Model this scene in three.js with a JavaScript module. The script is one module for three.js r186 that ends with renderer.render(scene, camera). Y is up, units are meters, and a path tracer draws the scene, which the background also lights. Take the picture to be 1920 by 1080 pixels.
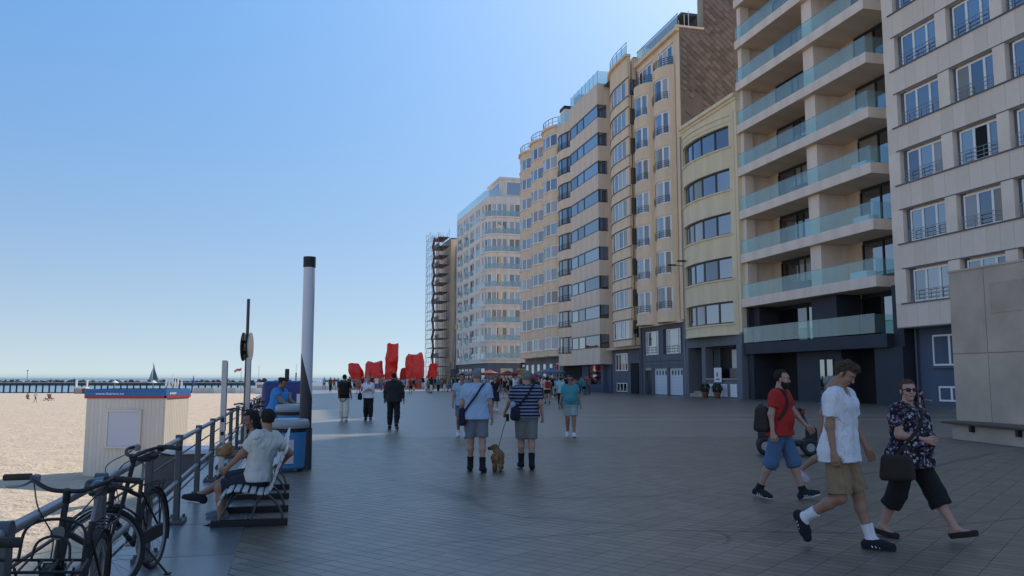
import * as THREE from 'three';
import { mergeGeometries } from 'three/addons/utils/BufferGeometryUtils.js';
import { RoundedBoxGeometry } from 'three/addons/geometries/RoundedBoxGeometry.js';

// ---------------------------------------------------------------- camera, sky, sun, exposure
const scene = new THREE.Scene();
const PITCH = Math.atan(168 / 1550);
const camera = new THREE.PerspectiveCamera(2 * Math.atan(540 / 1550) * 180 / Math.PI, 16 / 9, 0.1, 20000);
camera.position.set(0, 1.68, 0);
camera.rotation.set(PITCH, 0, 0);
const renderer = new THREE.WebGLRenderer({ antialias: true });
renderer.setSize(1024, 576);
renderer.toneMapping = THREE.LinearToneMapping;
renderer.toneMappingExposure = 1.0;
renderer.shadowMap.enabled = true;

const RAD = Math.PI / 180;
const SUN_AZ = 29 * RAD, SUN_EL = 37.2 * RAD;             // to the right of the view axis, behind the buildings
const sunDir = new THREE.Vector3(Math.sin(SUN_AZ) * Math.cos(SUN_EL), Math.sin(SUN_EL), -Math.cos(SUN_AZ) * Math.cos(SUN_EL));
{
  const W = 1024, H = 512, d = new Float32Array(W * H * 4);
  const Hc = [0.494, 0.60, 0.621], Zc = [0.004, 0.20, 0.60], A = [0.95, 0.97, 1.15], B = [0.9, 0.6, 0.2];
  for (let j = 0; j < H; j++) for (let i = 0; i < W; i++) {
    const th = ((j + 0.5) / H - 0.5) * Math.PI, ph = ((i + 0.5) / W - 0.5) * 2 * Math.PI;
    const x = Math.cos(ph) * Math.cos(th), z = Math.sin(ph) * Math.cos(th), y = Math.sin(th), k = (j * W + i) * 4;
    const g = Math.acos(Math.min(1, x * sunDir.x + y * sunDir.y + z * sunDir.z)) / RAD, e = Math.max(0, th / RAD);
    const t = Math.exp(-e / 9.5), glow = [Math.exp(-g / 22), Math.exp(-g / 27), Math.exp(-g / 28)], core = Math.exp(-g / 10), anti = Math.exp(-(180 - g) / 38), zq = Math.min(1, Math.max(0, (e - 26) / 50)), zen = 1 - 0.5 * zq * zq * (3 - 2 * zq);  // anti: glow added opposite the sun, out of view, to brighten the facades
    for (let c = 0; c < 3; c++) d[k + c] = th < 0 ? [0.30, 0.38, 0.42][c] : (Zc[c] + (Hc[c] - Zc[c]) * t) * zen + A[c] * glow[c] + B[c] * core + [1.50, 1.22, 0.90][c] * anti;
    d[k + 3] = 1;
  }
  const sky = new THREE.DataTexture(d, W, H, THREE.RGBAFormat, THREE.FloatType);
  sky.mapping = THREE.EquirectangularReflectionMapping; sky.magFilter = THREE.LinearFilter; sky.needsUpdate = true;
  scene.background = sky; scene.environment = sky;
}
const sun = new THREE.DirectionalLight(new THREE.Color().setRGB(1, 0.90, 0.76), 5.0);
sun.position.copy(sunDir).multiplyScalar(200);
sun.castShadow = true; sun.shadow.mapSize.set(4096, 4096);
Object.assign(sun.shadow.camera, { left: -150, right: 150, top: 150, bottom: -150, near: 1, far: 600 });
scene.add(sun);

// ---------------------------------------------------------------- helpers
let seed = 12345;
const rnd = () => { seed = (seed * 1664525 + 1013904223) >>> 0; return seed / 4294967296; };
const rr = (a, b) => a + (b - a) * rnd();
const pick = (a) => a[Math.floor(rnd() * a.length)];
const V = (x, y, z) => new THREE.Vector3(x, y, z);
const hash3 = (x, y, z) => { let h = (x * 374761393 + y * 668265263 + z * 2147483647) | 0; h = Math.imul(h ^ (h >>> 13), 1274126177); return ((h ^ (h >>> 16)) >>> 0) / 4294967296; };
const sm = (t) => t * t * (3 - 2 * t);
function noise3(x, y, z) {
  const X = Math.floor(x), Y = Math.floor(y), Z = Math.floor(z), u = sm(x - X), v = sm(y - Y), w = sm(z - Z);
  let r = 0;
  for (let k = 0; k < 8; k++) { const i = k & 1, j = (k >> 1) & 1, l = k >> 2; r += hash3(X + i, Y + j, Z + l) * (i ? u : 1 - u) * (j ? v : 1 - v) * (l ? w : 1 - w); }
  return r * 2 - 1;
}
// pixel-free ground helper: x to the right, d metres ahead
const at = (x, d, y = 0) => V(x, y, -d);

const names = new Map();
function numbered(n) { const k = names.get(n) || 0; names.set(n, k + 1); return k ? n + '_' + String(k).padStart(3, '0') : n; }
function tag(o, label, category, group, kind) {
  o.userData.label = label;
  if (category) o.userData.category = category;
  if (group) o.userData.group = group;
  if (kind) o.userData.kind = kind;
  return o;
}
function thing(name, label, category, pos, turn = 0, group) {
  const o = new THREE.Group(); o.name = numbered(name); scene.add(o);
  if (pos) o.position.copy(pos); o.rotation.y = turn;
  return tag(o, label, category, group);
}
function sub(name, parent) { const o = new THREE.Group(); o.name = name; parent.add(o); return o; }
function mesh(name, geo, mat, parent) { const m = new THREE.Mesh(geo, mat); m.name = name; m.castShadow = m.receiveShadow = true; parent.add(m); return m; }
function planarUV(g) {
  const p = g.attributes.position, n = g.attributes.normal, uv = new Float32Array(p.count * 2);
  for (let i = 0; i < p.count; i++) {
    const ax = Math.abs(n.getX(i)), ay = Math.abs(n.getY(i)), az = Math.abs(n.getZ(i));
    if (ay > ax && ay > az) { uv[2 * i] = p.getX(i); uv[2 * i + 1] = p.getZ(i); }
    else if (ax > az) { uv[2 * i] = p.getZ(i); uv[2 * i + 1] = p.getY(i); }
    else { uv[2 * i] = p.getX(i); uv[2 * i + 1] = p.getY(i); }
  }
  g.setAttribute('uv', new THREE.BufferAttribute(uv, 2));
  return g;
}
class MB {
  constructor() { this.g = []; }
  geom(g, m) { g = g.index ? g.toNonIndexed() : g.clone(); for (const k of Object.keys(g.attributes)) if (!['position', 'normal', 'uv'].includes(k)) g.deleteAttribute(k); if (m) g.applyMatrix4(m); if (!g.attributes.uv) planarUV(g); this.g.push(g); return this; }
  box(x0, x1, y0, y1, z0, z1) { const g = new THREE.BoxGeometry(x1 - x0, y1 - y0, z1 - z0); g.translate((x0 + x1) / 2, (y0 + y1) / 2, (z0 + z1) / 2); return this.geom(g); }
  rbox(x0, x1, y0, y1, z0, z1, r = 0.02, s = 2) { const g = new RoundedBoxGeometry(x1 - x0, y1 - y0, z1 - z0, s, r); g.translate((x0 + x1) / 2, (y0 + y1) / 2, (z0 + z1) / 2); return this.geom(g); }
  bar(a, b, r, n = 6, r2) {           // round bar between two points
    const d = V().subVectors(b, a), g = new THREE.CylinderGeometry(r2 === undefined ? r : r2, r, d.length(), n);
    const m = new THREE.Matrix4().compose(V().addVectors(a, b).multiplyScalar(0.5), new THREE.Quaternion().setFromUnitVectors(V(0, 1, 0), d.clone().normalize()), V(1, 1, 1));
    return this.geom(g, m);
  }
  sbar(a, b, w, h) {                   // square bar between two points, h is the side nearest to vertical
    const d = V().subVectors(b, a), L = d.length(), q = new THREE.Matrix4().lookAt(b, a, Math.abs(d.y) > 0.99 * L ? V(0, 0, 1) : V(0, 1, 0));
    q.setPosition(V().addVectors(a, b).multiplyScalar(0.5));
    return this.geom(new THREE.BoxGeometry(w, h, L), q);
  }
  tube(pts, r, n = 24, s = 6, closed = false) { return this.geom(new THREE.TubeGeometry(new THREE.CatmullRomCurve3(pts, closed), n, r, s, closed)); }
  build(name, mat, parent, keepUV = false) {
    const g = mergeGeometries(this.g); if (!keepUV) planarUV(g);
    return mesh(name, g, mat, parent);
  }
  get() { const g = mergeGeometries(this.g); planarUV(g); return g; }
}
const mb = () => new MB();

// periodic noise textures
function noiseTex(size, cells, oct, lo, hi, sd, srgb = false, gain = 0.55) {
  const d = new Uint8Array(size * size * 4), vals = new Float32Array(size * size);
  let mn = 9, mx = -9;
  const lat = []; for (let o = 0, c = cells; o < oct; o++, c *= 2) { const a = new Float32Array(c * c); for (let i = 0; i < c * c; i++) a[i] = hash3(i, o + 7, sd); lat.push([c, a]); }
  for (let j = 0; j < size; j++) for (let i = 0; i < size; i++) {
    let v = 0, amp = 1;
    for (const [c, a] of lat) {
      const x = i / size * c, y = j / size * c, X = Math.floor(x), Y = Math.floor(y), u = sm(x - X), w = sm(y - Y), X1 = (X + 1) % c, Y1 = (Y + 1) % c;
      v += amp * ((a[Y * c + X] * (1 - u) + a[Y * c + X1] * u) * (1 - w) + (a[Y1 * c + X] * (1 - u) + a[Y1 * c + X1] * u) * w); amp *= gain;
    }
    vals[j * size + i] = v; if (v < mn) mn = v; if (v > mx) mx = v;
  }
  for (let i = 0; i < size * size; i++) { const v = Math.round(255 * (lo + (hi - lo) * (vals[i] - mn) / (mx - mn))); d[4 * i] = d[4 * i + 1] = d[4 * i + 2] = v; d[4 * i + 3] = 255; }
  const t = new THREE.DataTexture(d, size, size); t.wrapS = t.wrapT = THREE.RepeatWrapping; t.magFilter = THREE.LinearFilter; t.minFilter = THREE.LinearMipmapLinearFilter; t.generateMipmaps = true;
  if (srgb) t.colorSpace = THREE.SRGBColorSpace; t.needsUpdate = true; return t;
}
const rep = (t, s) => { const c = t.clone(); c.repeat.set(s, s); c.needsUpdate = true; return c; };
function canvasTex(w, h, draw, srgb = true) {
  const c = document.createElement('canvas'); c.width = w; c.height = h; draw(c.getContext('2d'), w, h);
  const t = new THREE.CanvasTexture(c); if (srgb) t.colorSpace = THREE.SRGBColorSpace; t.wrapS = t.wrapT = THREE.RepeatWrapping; return t;
}
const nMottle = noiseTex(512, 6, 6, 0.74, 1.0, 3), nFine = noiseTex(512, 48, 4, 0, 1, 5), nSoft = noiseTex(256, 4, 5, 0.45, 0.95, 9), nStreak = noiseTex(512, 5, 6, 0.84, 1.0, 21);
nStreak.repeat.set(0.5, 0.07);
const mottle = rep(nMottle, 0.17), fineBump = rep(nFine, 0.6), softRough = rep(nSoft, 0.3);
const C = (r, g, b) => new THREE.Color().setRGB(r, g, b);
function std(r, g, b, rough = 0.8, o = {}) { return new THREE.MeshStandardMaterial({ color: C(r, g, b), roughness: rough, ...o }); }
function plaster(r, g, b, o = {}) { return std(r, g, b, 0.9, { map: nStreak, bumpMap: fineBump, bumpScale: 0.004, ...o }); }
const phys = (r, g, b, rough, o = {}) => new THREE.MeshPhysicalMaterial({ color: C(r, g, b), roughness: rough, ...o });

const M = {
  cream: plaster(0.90, 0.68, 0.46), yellow: plaster(0.84, 0.70, 0.46), tan: plaster(0.88, 0.67, 0.47), pinkish: plaster(0.82, 0.66, 0.52), pale: plaster(0.88, 0.73, 0.60),
  panel: [0, 1, 2, 3].map((i) => plaster(0.83 + 0.025 * i, 0.685 + 0.022 * i, 0.555 + 0.02 * i, { map: rep(noiseTex(256, 6, 5, 0.86, 1.0, 3), 0.17) })),
  farWall: plaster(0.86, 0.78, 0.69), concrete: std(0.44, 0.37, 0.30, 0.9, { map: mottle, bumpMap: fineBump, bumpScale: 0.006 }),
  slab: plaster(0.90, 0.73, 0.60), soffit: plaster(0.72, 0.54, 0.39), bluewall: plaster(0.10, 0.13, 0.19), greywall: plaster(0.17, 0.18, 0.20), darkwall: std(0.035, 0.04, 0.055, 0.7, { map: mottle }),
  greybase: plaster(0.14, 0.15, 0.18), black: std(0.012, 0.012, 0.014, 0.6), navy: std(0.02, 0.024, 0.04, 0.45), void: std(0.01, 0.01, 0.01, 0.9),
  whiteFrame: std(0.85, 0.84, 0.8, 0.4), darkFrame: std(0.02, 0.025, 0.035, 0.35), rail: std(0.25, 0.26, 0.27, 0.4, { metalness: 0.6 }), blackRail: std(0.02, 0.02, 0.022, 0.5),
  glass: [0, 1, 2].map((i) => std(0.33 - 0.07 * i, 0.355 - 0.07 * i, 0.39 - 0.07 * i, 0.03, { metalness: 1 })),
  darkGlass: std(0.2, 0.21, 0.23, 0.03, { metalness: 1 }),
  curtain: [phys(0.42, 0.43, 0.44, 0.5, { clearcoat: 1, clearcoatRoughness: 0.03, map: nStreak }), phys(0.30, 0.31, 0.33, 0.5, { clearcoat: 1, clearcoatRoughness: 0.03 }), phys(0.22, 0.19, 0.15, 0.5, { clearcoat: 1, clearcoatRoughness: 0.03 })],
  teal: phys(0.80, 0.95, 0.95, 0.03, { transmission: 0.92, thickness: 0, ior: 1.5 }),
  roofGlass: phys(0.72, 0.86, 0.90, 0.04, { transmission: 0.75, thickness: 0, ior: 1.5 }),
  roof: std(0.12, 0.12, 0.12, 0.9), slate: [0, 1, 2, 3].map((i) => std(0.19 + 0.035 * i, 0.158 + 0.029 * i, 0.13 + 0.024 * i, 0.75, { map: mottle })),
  white: std(0.75, 0.76, 0.77, 0.5), steel: std(0.22, 0.23, 0.25, 0.4, { metalness: 0.5 }), railPaint: std(0.10, 0.115, 0.13, 0.45, { metalness: 0.3, map: mottle }),
};
const paneMat = (p = 0.22) => rnd() < p ? pick(M.curtain) : pick(M.glass);

// wall strip that follows a plan path pf(L) -> [x, z, nx, nz]
const flat = (z = 0) => (L) => [L, z, 0, 1];
function strip(B, pf, L0, L1, y0, y1, zo, zi, n = 1) {
  const pos = [], O = [], I = [];
  for (let i = 0; i <= n; i++) { const [x, z, nx, nz] = pf(L0 + (L1 - L0) * i / n); O.push([x + nx * zo, z + nz * zo]); I.push([x + nx * zi, z + nz * zi]); }
  const quad = (a, b, c, d) => pos.push(...a, ...b, ...c, ...a, ...c, ...d);
  const p = (q, y) => [q[0], y, q[1]];
  for (let i = 0; i < n; i++) {
    quad(p(O[i], y0), p(O[i + 1], y0), p(O[i + 1], y1), p(O[i], y1));
    quad(p(I[i + 1], y0), p(I[i], y0), p(I[i], y1), p(I[i + 1], y1));
    quad(p(O[i], y1), p(O[i + 1], y1), p(I[i + 1], y1), p(I[i], y1));
    quad(p(I[i], y0), p(I[i + 1], y0), p(O[i + 1], y0), p(O[i], y0));
  }
  quad(p(I[0], y0), p(O[0], y0), p(O[0], y1), p(I[0], y1));
  quad(p(O[n], y0), p(I[n], y0), p(I[n], y1), p(O[n], y1));
  const g = new THREE.BufferGeometry(); g.setAttribute('position', new THREE.Float32BufferAttribute(pos, 3)); g.computeVertexNormals(); planarUV(g);
  B.geom(g); return B;
}
// a window filling L0..L1 x 0..h on a plan path; returns a Group named window with frame, panes, railing
function makeWindow(pf, L0, L1, h, o = {}) {
  const { splits = [0, 1 / 3, 2 / 3, 1], rec = 0.16, frame = M.whiteFrame, fw = 0.07, seg = 1, rail = null, railOut = 0.02, railH = 0.85, curtain = 0.22, bars = 3, trans = 0, shutter = 0, mats } = o;
  const w = new THREE.Group(); w.name = 'window';
  const F = mb(), ns = splits.length - 1, D = L1 - L0;
  strip(F, pf, L0, L1, 0, fw, -rec + 0.03, -rec - 0.05, seg * ns); strip(F, pf, L0, L1, h - fw, h, -rec + 0.03, -rec - 0.05, seg * ns);
  for (let i = 0; i <= ns; i++) { const c = L0 + D * splits[i], a = Math.max(L0, c - fw * (i && i < ns ? 0.75 : 0)), b = Math.min(L1, i === 0 ? c + fw : i === ns ? c : c + fw * 0.75); strip(F, pf, i === ns ? c - fw : a, b, fw, h - fw, -rec + 0.034, -rec - 0.05); }
  if (trans) strip(F, pf, L0, L1, h * trans, h * trans + fw * 0.8, -rec + 0.026, -rec - 0.045, seg * ns);
  F.build('frame', frame, w);
  for (let i = 0; i < ns; i++) {
    const P = mb(); strip(P, pf, L0 + D * splits[i] + fw * 0.5, L0 + D * splits[i + 1] - fw * 0.5, fw * 0.6, h - fw * 0.6, -rec - 0.005, -rec - 0.03, seg);
    const m = P.build('pane', mats ? mats[i % mats.length] : paneMat(curtain), w);
    m.userData.dim = [D * splits[i], 1];
  }
  if (rail) {
    const R = mb(); for (let k = 0; k < bars; k++) strip(R, pf, L0 + 0.03, L1 - 0.03, railH * (1 - k / bars) - 0.03, railH * (1 - k / bars), railOut + 0.03, railOut, seg * ns);
    const nb = Math.max(2, Math.round(D / 1.0)); for (let i = 0; i <= nb; i++) { const L = L0 + 0.05 + (D - 0.1) * i / nb; strip(R, pf, L - 0.015, L + 0.015, 0, railH, railOut + 0.026, railOut + 0.004); }
    R.build('railing', rail, w);
  }
  return w;
}
function placeWindow(proto, parent, y, curtain = 0.22, keep = false) {
  const w = proto.clone(); w.position.y = y; parent.add(w);
  if (!keep) w.traverse((c) => { if (c.name === 'pane') c.material = paneMat(curtain); });
  return w;
}
function glassRail(parent, pf, L0, L1, y0, h, step, mat, name = 'glass_panel', seg = 1) {
  const n = Math.max(1, Math.round((L1 - L0) / step));
  for (let i = 0; i < n; i++) { const B = mb(); strip(B, pf, L0 + (L1 - L0) * i / n + 0.015, L0 + (L1 - L0) * (i + 1) / n - 0.015, y0, y0 + h, 0, -0.016, seg); B.build(name, mat, parent); }
}
// facade line of the street: x = 34.97 - 0.2548 d; buildings stand on it with local X towards the camera, local Z out to the sea
const fx = (d) => 34.97 - 0.2548 * d;
const TH = -Math.acos(0.2469);
const building = (name, label, d) => thing(name, label, 'apartment building', at(fx(d), d), TH);
// ---------------------------------------------------------------- buildings, near to far
{ // 1. clad building at the near end of the row
  const b = building('apartment_building', 'apartment building clad in pale vertical stone panels, nearest the concrete block', 48.5);
  const LEN = 46, sill = (k) => 5.98 + 3.49 * k, WH = 1.98, wins = [];
  for (let i = 0, L = 0.95; L < LEN - 4; i++) { const w = [3.3, 2.95, 2.95][Math.min(i, 2)]; wins.push([L, L + w]); L += w + [0.8, 0.75, 0.78][Math.min(i, 2)]; }
  mb().box(0, LEN, 4.6, 37, -14, -0.35).box(0, LEN, 0, 4.6, -14, -1.2).build('wall', M.panel[1], b);
  mb().box(0, LEN, 0.02, 4.58, -1.2, -1.15).build('painted_base', M.bluewall, b);
  mb().box(0, LEN, 4.55, 4.6, -1.2, 0).build('soffit', M.concrete, b);
  const far = mb(), lineB = mb();
  const pg = mb().rbox(0, 0.85, 0, 1, -0.34, 0, 0.008, 1).get();
  for (let k = -1; k < 9; k++) {
    const y0 = k < 0 ? 4.6 : sill(k) + WH, y1 = k === 8 ? 37 : sill(k + 1);
    for (let L = 0, i = 0; L < LEN - 0.5; L += 0.86, i++) {
      if (L > 13) { far.box(L, L + 0.852, y0, y1, -0.34, 0); continue; }
      if (k > 5) { far.box(L, L + 0.852, y0, y1, -0.34, 0); continue; }
      const m = mesh('cladding_panel', pg, pick(M.panel), b); m.position.set(L, y0, rr(-0.004, 0.004)); m.scale.y = y1 - y0;
    }
    lineB.box(0.5, LEN, y1 - 0.07, y1, 0.0045, 0.07); if (k >= 0) lineB.box(0.7, LEN, y0, y0 + 0.05, 0.0045, 0.05);
  }
  far.build('cladding', M.panel[1], b); lineB.build('sill_line', M.greybase, b);
  const pier = mb();
  for (let k = 0; k < 9; k++) { pier.box(0, 0.94, sill(k), sill(k) + WH, -0.34, -0.003); for (let i = 0; i < wins.length; i++) pier.box(wins[i][1], i + 1 < wins.length ? wins[i + 1][0] : LEN, sill(k) - 0.0, sill(k) + WH, -0.34, 0.03); }
  pier.build('pier', M.panel[3], b);
  wins.forEach(([a, c], i) => {
    const pr = makeWindow(flat(), a + (i ? 0.3 : 0.42), c, WH - 0.12, { splits: i ? [0, 0.36, 0.72, 1] : [0, 0.34, 0.7, 1], rec: 0.2, fw: 0.1, rail: M.rail, railH: 0.66, curtain: 0.3 });
    const rev = mb().box(a, a + (i ? 0.29 : 0.41), 0, WH, -0.345, -0.28).get();
    for (let k = 0; k < 9; k++) { const w = placeWindow(pr, b, sill(k), 0.25); mesh('reveal', rev, M.greybase, w); if (i === 1 && k === 2) { const p = w.children.filter((q) => q.name === 'pane')[1]; p.material = M.void; } }
  });
  const gw = makeWindow(flat(-1.15), 0, 2.3, 1.75, { splits: [0, 0.55, 1], rec: 0.0, fw: 0.1, mats: [M.curtain[0]] }); gw.position.set(1.45, 2.35, 0); b.add(gw);
  const bw = makeWindow(flat(-1.15), 0, 1.9, 0.85, { splits: [0, 0.5, 1], rec: 0.0, fw: 0.1, mats: [M.darkGlass] }); bw.position.set(1.75, 0.35, 0); b.add(bw);
  mb().box(1.35, 3.9, 2.2, 2.32, -1.15, -1.05).build('window_sill', M.bluewall, b);
  mb().bar(V(0.3, 0, -1.0), V(0.3, 4.55, -1.0), 0.06).build('drainpipe', M.greybase, b);
  mb().box(0, LEN, 37, 37.2, -14, 0.1).build('roof', M.roof, b);
}
{ // 2. building with glass balconies
  const b = building('apartment_building', 'modern apartment building with long teal glass balconies and dark ground floors', 65.5);
  const W = 17.5, sl = (k) => 7.22 + 3.54 * k;
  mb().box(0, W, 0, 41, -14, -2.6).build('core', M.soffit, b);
  mb().box(0.001, 0.3, 7.9, 41, -2.6, -0.35).build('side_wall', M.slab, b); mb().box(W - 0.3, W - 0.001, 7.9, 41, -2.6, -1.3).build('side_wall', M.slab, b);
  mb().box(0, 0.3, 0, 7.2, -2.6, -0.4).build('dark_side_wall', M.darkwall, b); mb().box(W - 0.9, W - 0.001, 3.4, 7.2, -2.6, -0.5).build('dark_side_wall', M.darkwall, b);
  for (let k = 0; k < 10; k++) {
    const bal = sub('balcony', b), y = sl(k);
    mb().rbox(0, 15.9, y, y + 0.68, -2.6, 0, 0.015, 1).box(15.9, W - 0.3, y + 0.003, y + 0.677, -2.6, -1.3).build('slab', M.slab, bal);
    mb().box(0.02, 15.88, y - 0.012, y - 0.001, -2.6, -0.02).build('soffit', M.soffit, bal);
    glassRail(bal, flat(-0.05), 0.1, 15.85, y + 0.68, 1.06, 1.32, M.teal);
    const sp = mb().box(15.84, 15.856, y + 0.68, y + 1.74, -2.2, -0.07).build('glass_panel', M.teal, bal);
    mb().box(0.1, 15.86, y + 1.742, y + 1.775, -0.075, -0.045).build('handrail', M.rail, bal);
    if (k === 9) continue;
    const h0 = y + 0.68, h1 = y + 3.54 - 0.02;
    const dark = false;
    mb().box(8.7, 9.9, h0, h1, -2.6, -0.45).build('column', M.slab, b); mb().box(0, 0.55, h0, h1, -1.1, -0.3).build('column', M.slab, b);
    for (const [a, c, sp] of [[1.9, 8.7, [0, 0.33, 0.45, 0.66, 1]], [11.6, W - 0.4, [0, 0.36, 0.62, 0.7, 1]]]) {
      const d = sub('sliding_door', b);
      const F = mb(); F.box(a, c, h1 - 0.22, h1, -2.6, -2.48); for (const s of sp) { const x = a + (c - a) * s; F.box(x - 0.06, x + 0.06, h0, h1 - 0.22, -2.6, -2.46); }
      F.build('frame', M.black, d);
      sp.slice(1).forEach((s, i) => mb().box(a + (c - a) * sp[i] + 0.06, a + (c - a) * s - 0.06, h0, h1 - 0.22, -2.6, -2.52).build('pane', rnd() < 0.35 ? M.curtain[2] : rnd() < 0.75 ? M.glass[0] : M.darkGlass, d));
    }
    if (rnd() < 0.8) mb().rbox(rr(3, 7), rr(7.3, 8), h0, h0 + 0.75, -1.7, -1.1, 0.05).build('balcony_furniture', M.navy, b);
    if (rnd() < 0.8) mb().rbox(rr(11.6, 13), rr(13.5, 14.5), h0, h0 + 0.6, -1.7, -0.9, 0.05).build('balcony_furniture', M.white, b);
  }
  mb().box(0, W, 41, 41.3, -14, -0.5).build('roof', M.roof, b);
  // first floor, dark render
  const bal = sub('balcony', b);
  mb().box(0, W - 0.9, 3.5, 4.32, -2.6, -0.02).build('slab', M.darkwall, bal);
  glassRail(bal, flat(0), 0.12, 15.6, 4.4, 1.15, 1.36, M.teal, 'glass_panel'); mb().box(0.1, 15.62, 5.552, 5.585, -0.025, 0.005).build('handrail', M.rail, bal);
  mb().box(15.6, 15.616, 4.4, 5.55, -1.8, 0).box(15.62, 16.6, 4.4, 5.55, -1.82, -1.8).build('glass_panel', M.teal, bal);
  mb().box(8.2, 11.0, 4.32, 7.2, -2.6, -0.7).build('dark_column', M.darkwall, b); mb().box(0.3, 1.2, 4.32, 7.2, -2.6, -0.8).build('dark_column', M.darkwall, b);
  for (const [a, c, sp] of [[1.3, 8.2, [0, 0.55, 0.78, 1]], [11.3, 16.5, [0, 0.38, 0.68, 1]]]) {
    const d = sub('sliding_door', b), F = mb(); F.box(a, c, 6.9, 7.2, -2.6, -2.46); for (const s of sp) { const x = a + (c - a) * s; F.box(x - 0.08, x + 0.08, 4.32, 6.9, -2.6, -2.44); } F.build('frame', M.black, d);
    sp.slice(1).forEach((s, i) => mb().box(a + (c - a) * sp[i] + 0.08, a + (c - a) * s - 0.08, 4.32, 6.9, -2.6, -2.5).build('pane', i ? M.glass[0] : M.darkGlass, d));
  }
  // ground floor
  for (const [p, q, r] of [[0.3, 1, -0.3], [5.9, 11, -0.9], [15, W - 0.02, -0.35]]) mb().box(p, q, 0, 3.5, -2.6, r).build('ground_wall', M.darkwall, b);
  for (const [p, q] of [[1, 5.9], [11, 15]]) mb().box(p, q, 0.02, 3.5, -2.6, -2.3).build('garage_door', M.void, b);
  const d = sub('entrance_window', b); mb().box(8.6, 10.2, 0.3, 3.0, -0.9, -0.86).build('frame', M.black, d); mb().box(8.72, 9.2, 0.5, 2.9, -0.86, -0.84).box(9.5, 10.1, 0.5, 2.9, -0.86, -0.84).build('pane', M.glass[0], d);
  for (const [x, w] of [[5.55, 0.28], [14.1, 0.55], [14.85, 0.25]]) { const s = sub('slit_window', b); mb().box(x, x + w, 1.3, 3.3, -2.3, -2.2).build('pane', M.glass[0], s); const R = mb(); for (let i = 0; i < 4; i++) R.box(x + w * i / 3.2, x + w * i / 3.2 + 0.02, 0.2, 1.25, -2.3, -2.18); R.build('bars', M.steel, s); }
}
{ // 3. low yellow building with curved windows
  const b = building('apartment_building', 'low yellow rendered building with wide curved dark framed windows', 75.2);
  const W = 10, sill = [6.05, 9.7, 13.36, 17.02, 20.62], WH = 1.8, a0 = 0.9, a1 = 9.0;
  const pf = (L) => { const t = Math.min(1, Math.max(0, (L - 0.5) / 8.9)), z = 0.95 * Math.pow(Math.sin(Math.PI * Math.pow(t, 0.8)), 0.75), e = 0.01, t2 = Math.min(1, Math.max(0, (L + e - 0.5) / 8.9)), z2 = 0.95 * Math.pow(Math.max(0, Math.sin(Math.PI * Math.pow(t2, 0.8))), 0.75), s = (z2 - z) / e, n = Math.hypot(1, s); return [L, z, -s / n * 0.5, 1 / n]; };
  mb().box(0, W, 5.1, 25, -12, -0.4).build('core', M.yellow, b); mb().box(0, W, 0, 5.1, -12, -1.3).build('ground_core', M.greywall, b);
  const w = mb();
  const bands = [[5.24, sill[0]]]; for (let i = 0; i < 5; i++) bands.push([sill[i] + WH, i < 4 ? sill[i + 1] : 23.6]);
  for (const [y0, y1] of bands) strip(w, pf, 0.5, 9.4, y0, y1, 0, -0.5, 24);
  for (const s of sill) { strip(w, pf, 0.5, a0, s, s + WH, 0, -0.55, 3); strip(w, pf, a1, 9.4, s, s + WH, 0, -0.55, 3); }
  w.box(0, 0.5, 5.24, 24.3, -0.4, 0.04).box(9.4, W, 5.24, 24.3, -0.4, 0.04).box(0.5, 9.4, 23.6, 24.3, -0.4, 0.002);
  w.build('wall', M.yellow, b);
  const tr = mb(); tr.box(-0.05, W + 0.05, 24.3, 24.55, -0.5, 0.12).box(-0.1, W + 0.1, 24.55, 24.85, -0.5, 0.3);
  for (const s of sill) strip(tr, pf, 0.75, 9.15, s - 0.13, s - 0.002, 0.1, -0.3, 24);
  strip(tr, pf, 0.75, 9.15, sill[4] + WH + 0.3, sill[4] + WH + 0.36, 0.05, -0.2, 24); strip(tr, pf, 0.75, 9.15, sill[4] + WH + 0.75, sill[4] + WH + 0.84, 0.08, -0.2, 24);
  tr.box(0.35, 0.45, 5.3, 23.5, 0.05, 0.09).box(9.5, 9.6, 5.3, 23.5, 0.05, 0.09); strip(tr, pf, 0.3, 9.7, 5.1, 5.24, 0.12, -0.4, 20);
  tr.build('moulding', M.yellow, b);
  const pr = makeWindow(pf, a0 + 0.05, a1 - 0.05, WH, { splits: [0, 0.14, 0.31, 0.52, 0.77, 1], rec: 0.3, frame: M.darkFrame, fw: 0.13, seg: 3 });
  sill.forEach((s) => placeWindow(pr, b, s, 0.12));
  // base
  const g = mb(); g.box(0, W, 4.3, 5.1, -0.4, 0.1).box(0, 0.7, 0, 4.3, -1.2, 0.15).box(3.2, 3.9, 0, 4.3, -0.6, 0.12).box(9.2, W, 0, 4.3, -1.2, 0.15).box(3.9, 9.2, 0, 1.5, -0.5, 0.05).box(0.7, W, 0.02, 4.3, -1.3, -1.2);
  g.build('ground_wall', M.greywall, b);
  mb().box(3.9, 9.2, 1.5, 1.62, -0.6, 0.16).box(0.7, 3.2, 0, 0.3, -1.2, 0.1).box(0.7, 3.2, 0.3, 0.5, -1.2, -0.3).build('ledge', M.concrete, b);
  const wd = sub('window', b); mb().box(4.2, 9.0, 1.65, 4.2, -1.19, -1.12).build('frame', M.black, wd); mb().box(6.3, 7.1, 2.2, 4.0, -1.11, -1.07).box(7.3, 8.0, 2.2, 4.0, -1.11, -1.07).box(8.2, 8.9, 2.2, 4.0, -1.11, -1.07).build('pane', M.curtain[0], wd);
  mb().box(1.0, 2.9, 0.5, 4.1, -1.19, -1.1).build('entrance_door', M.void, b);
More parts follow.
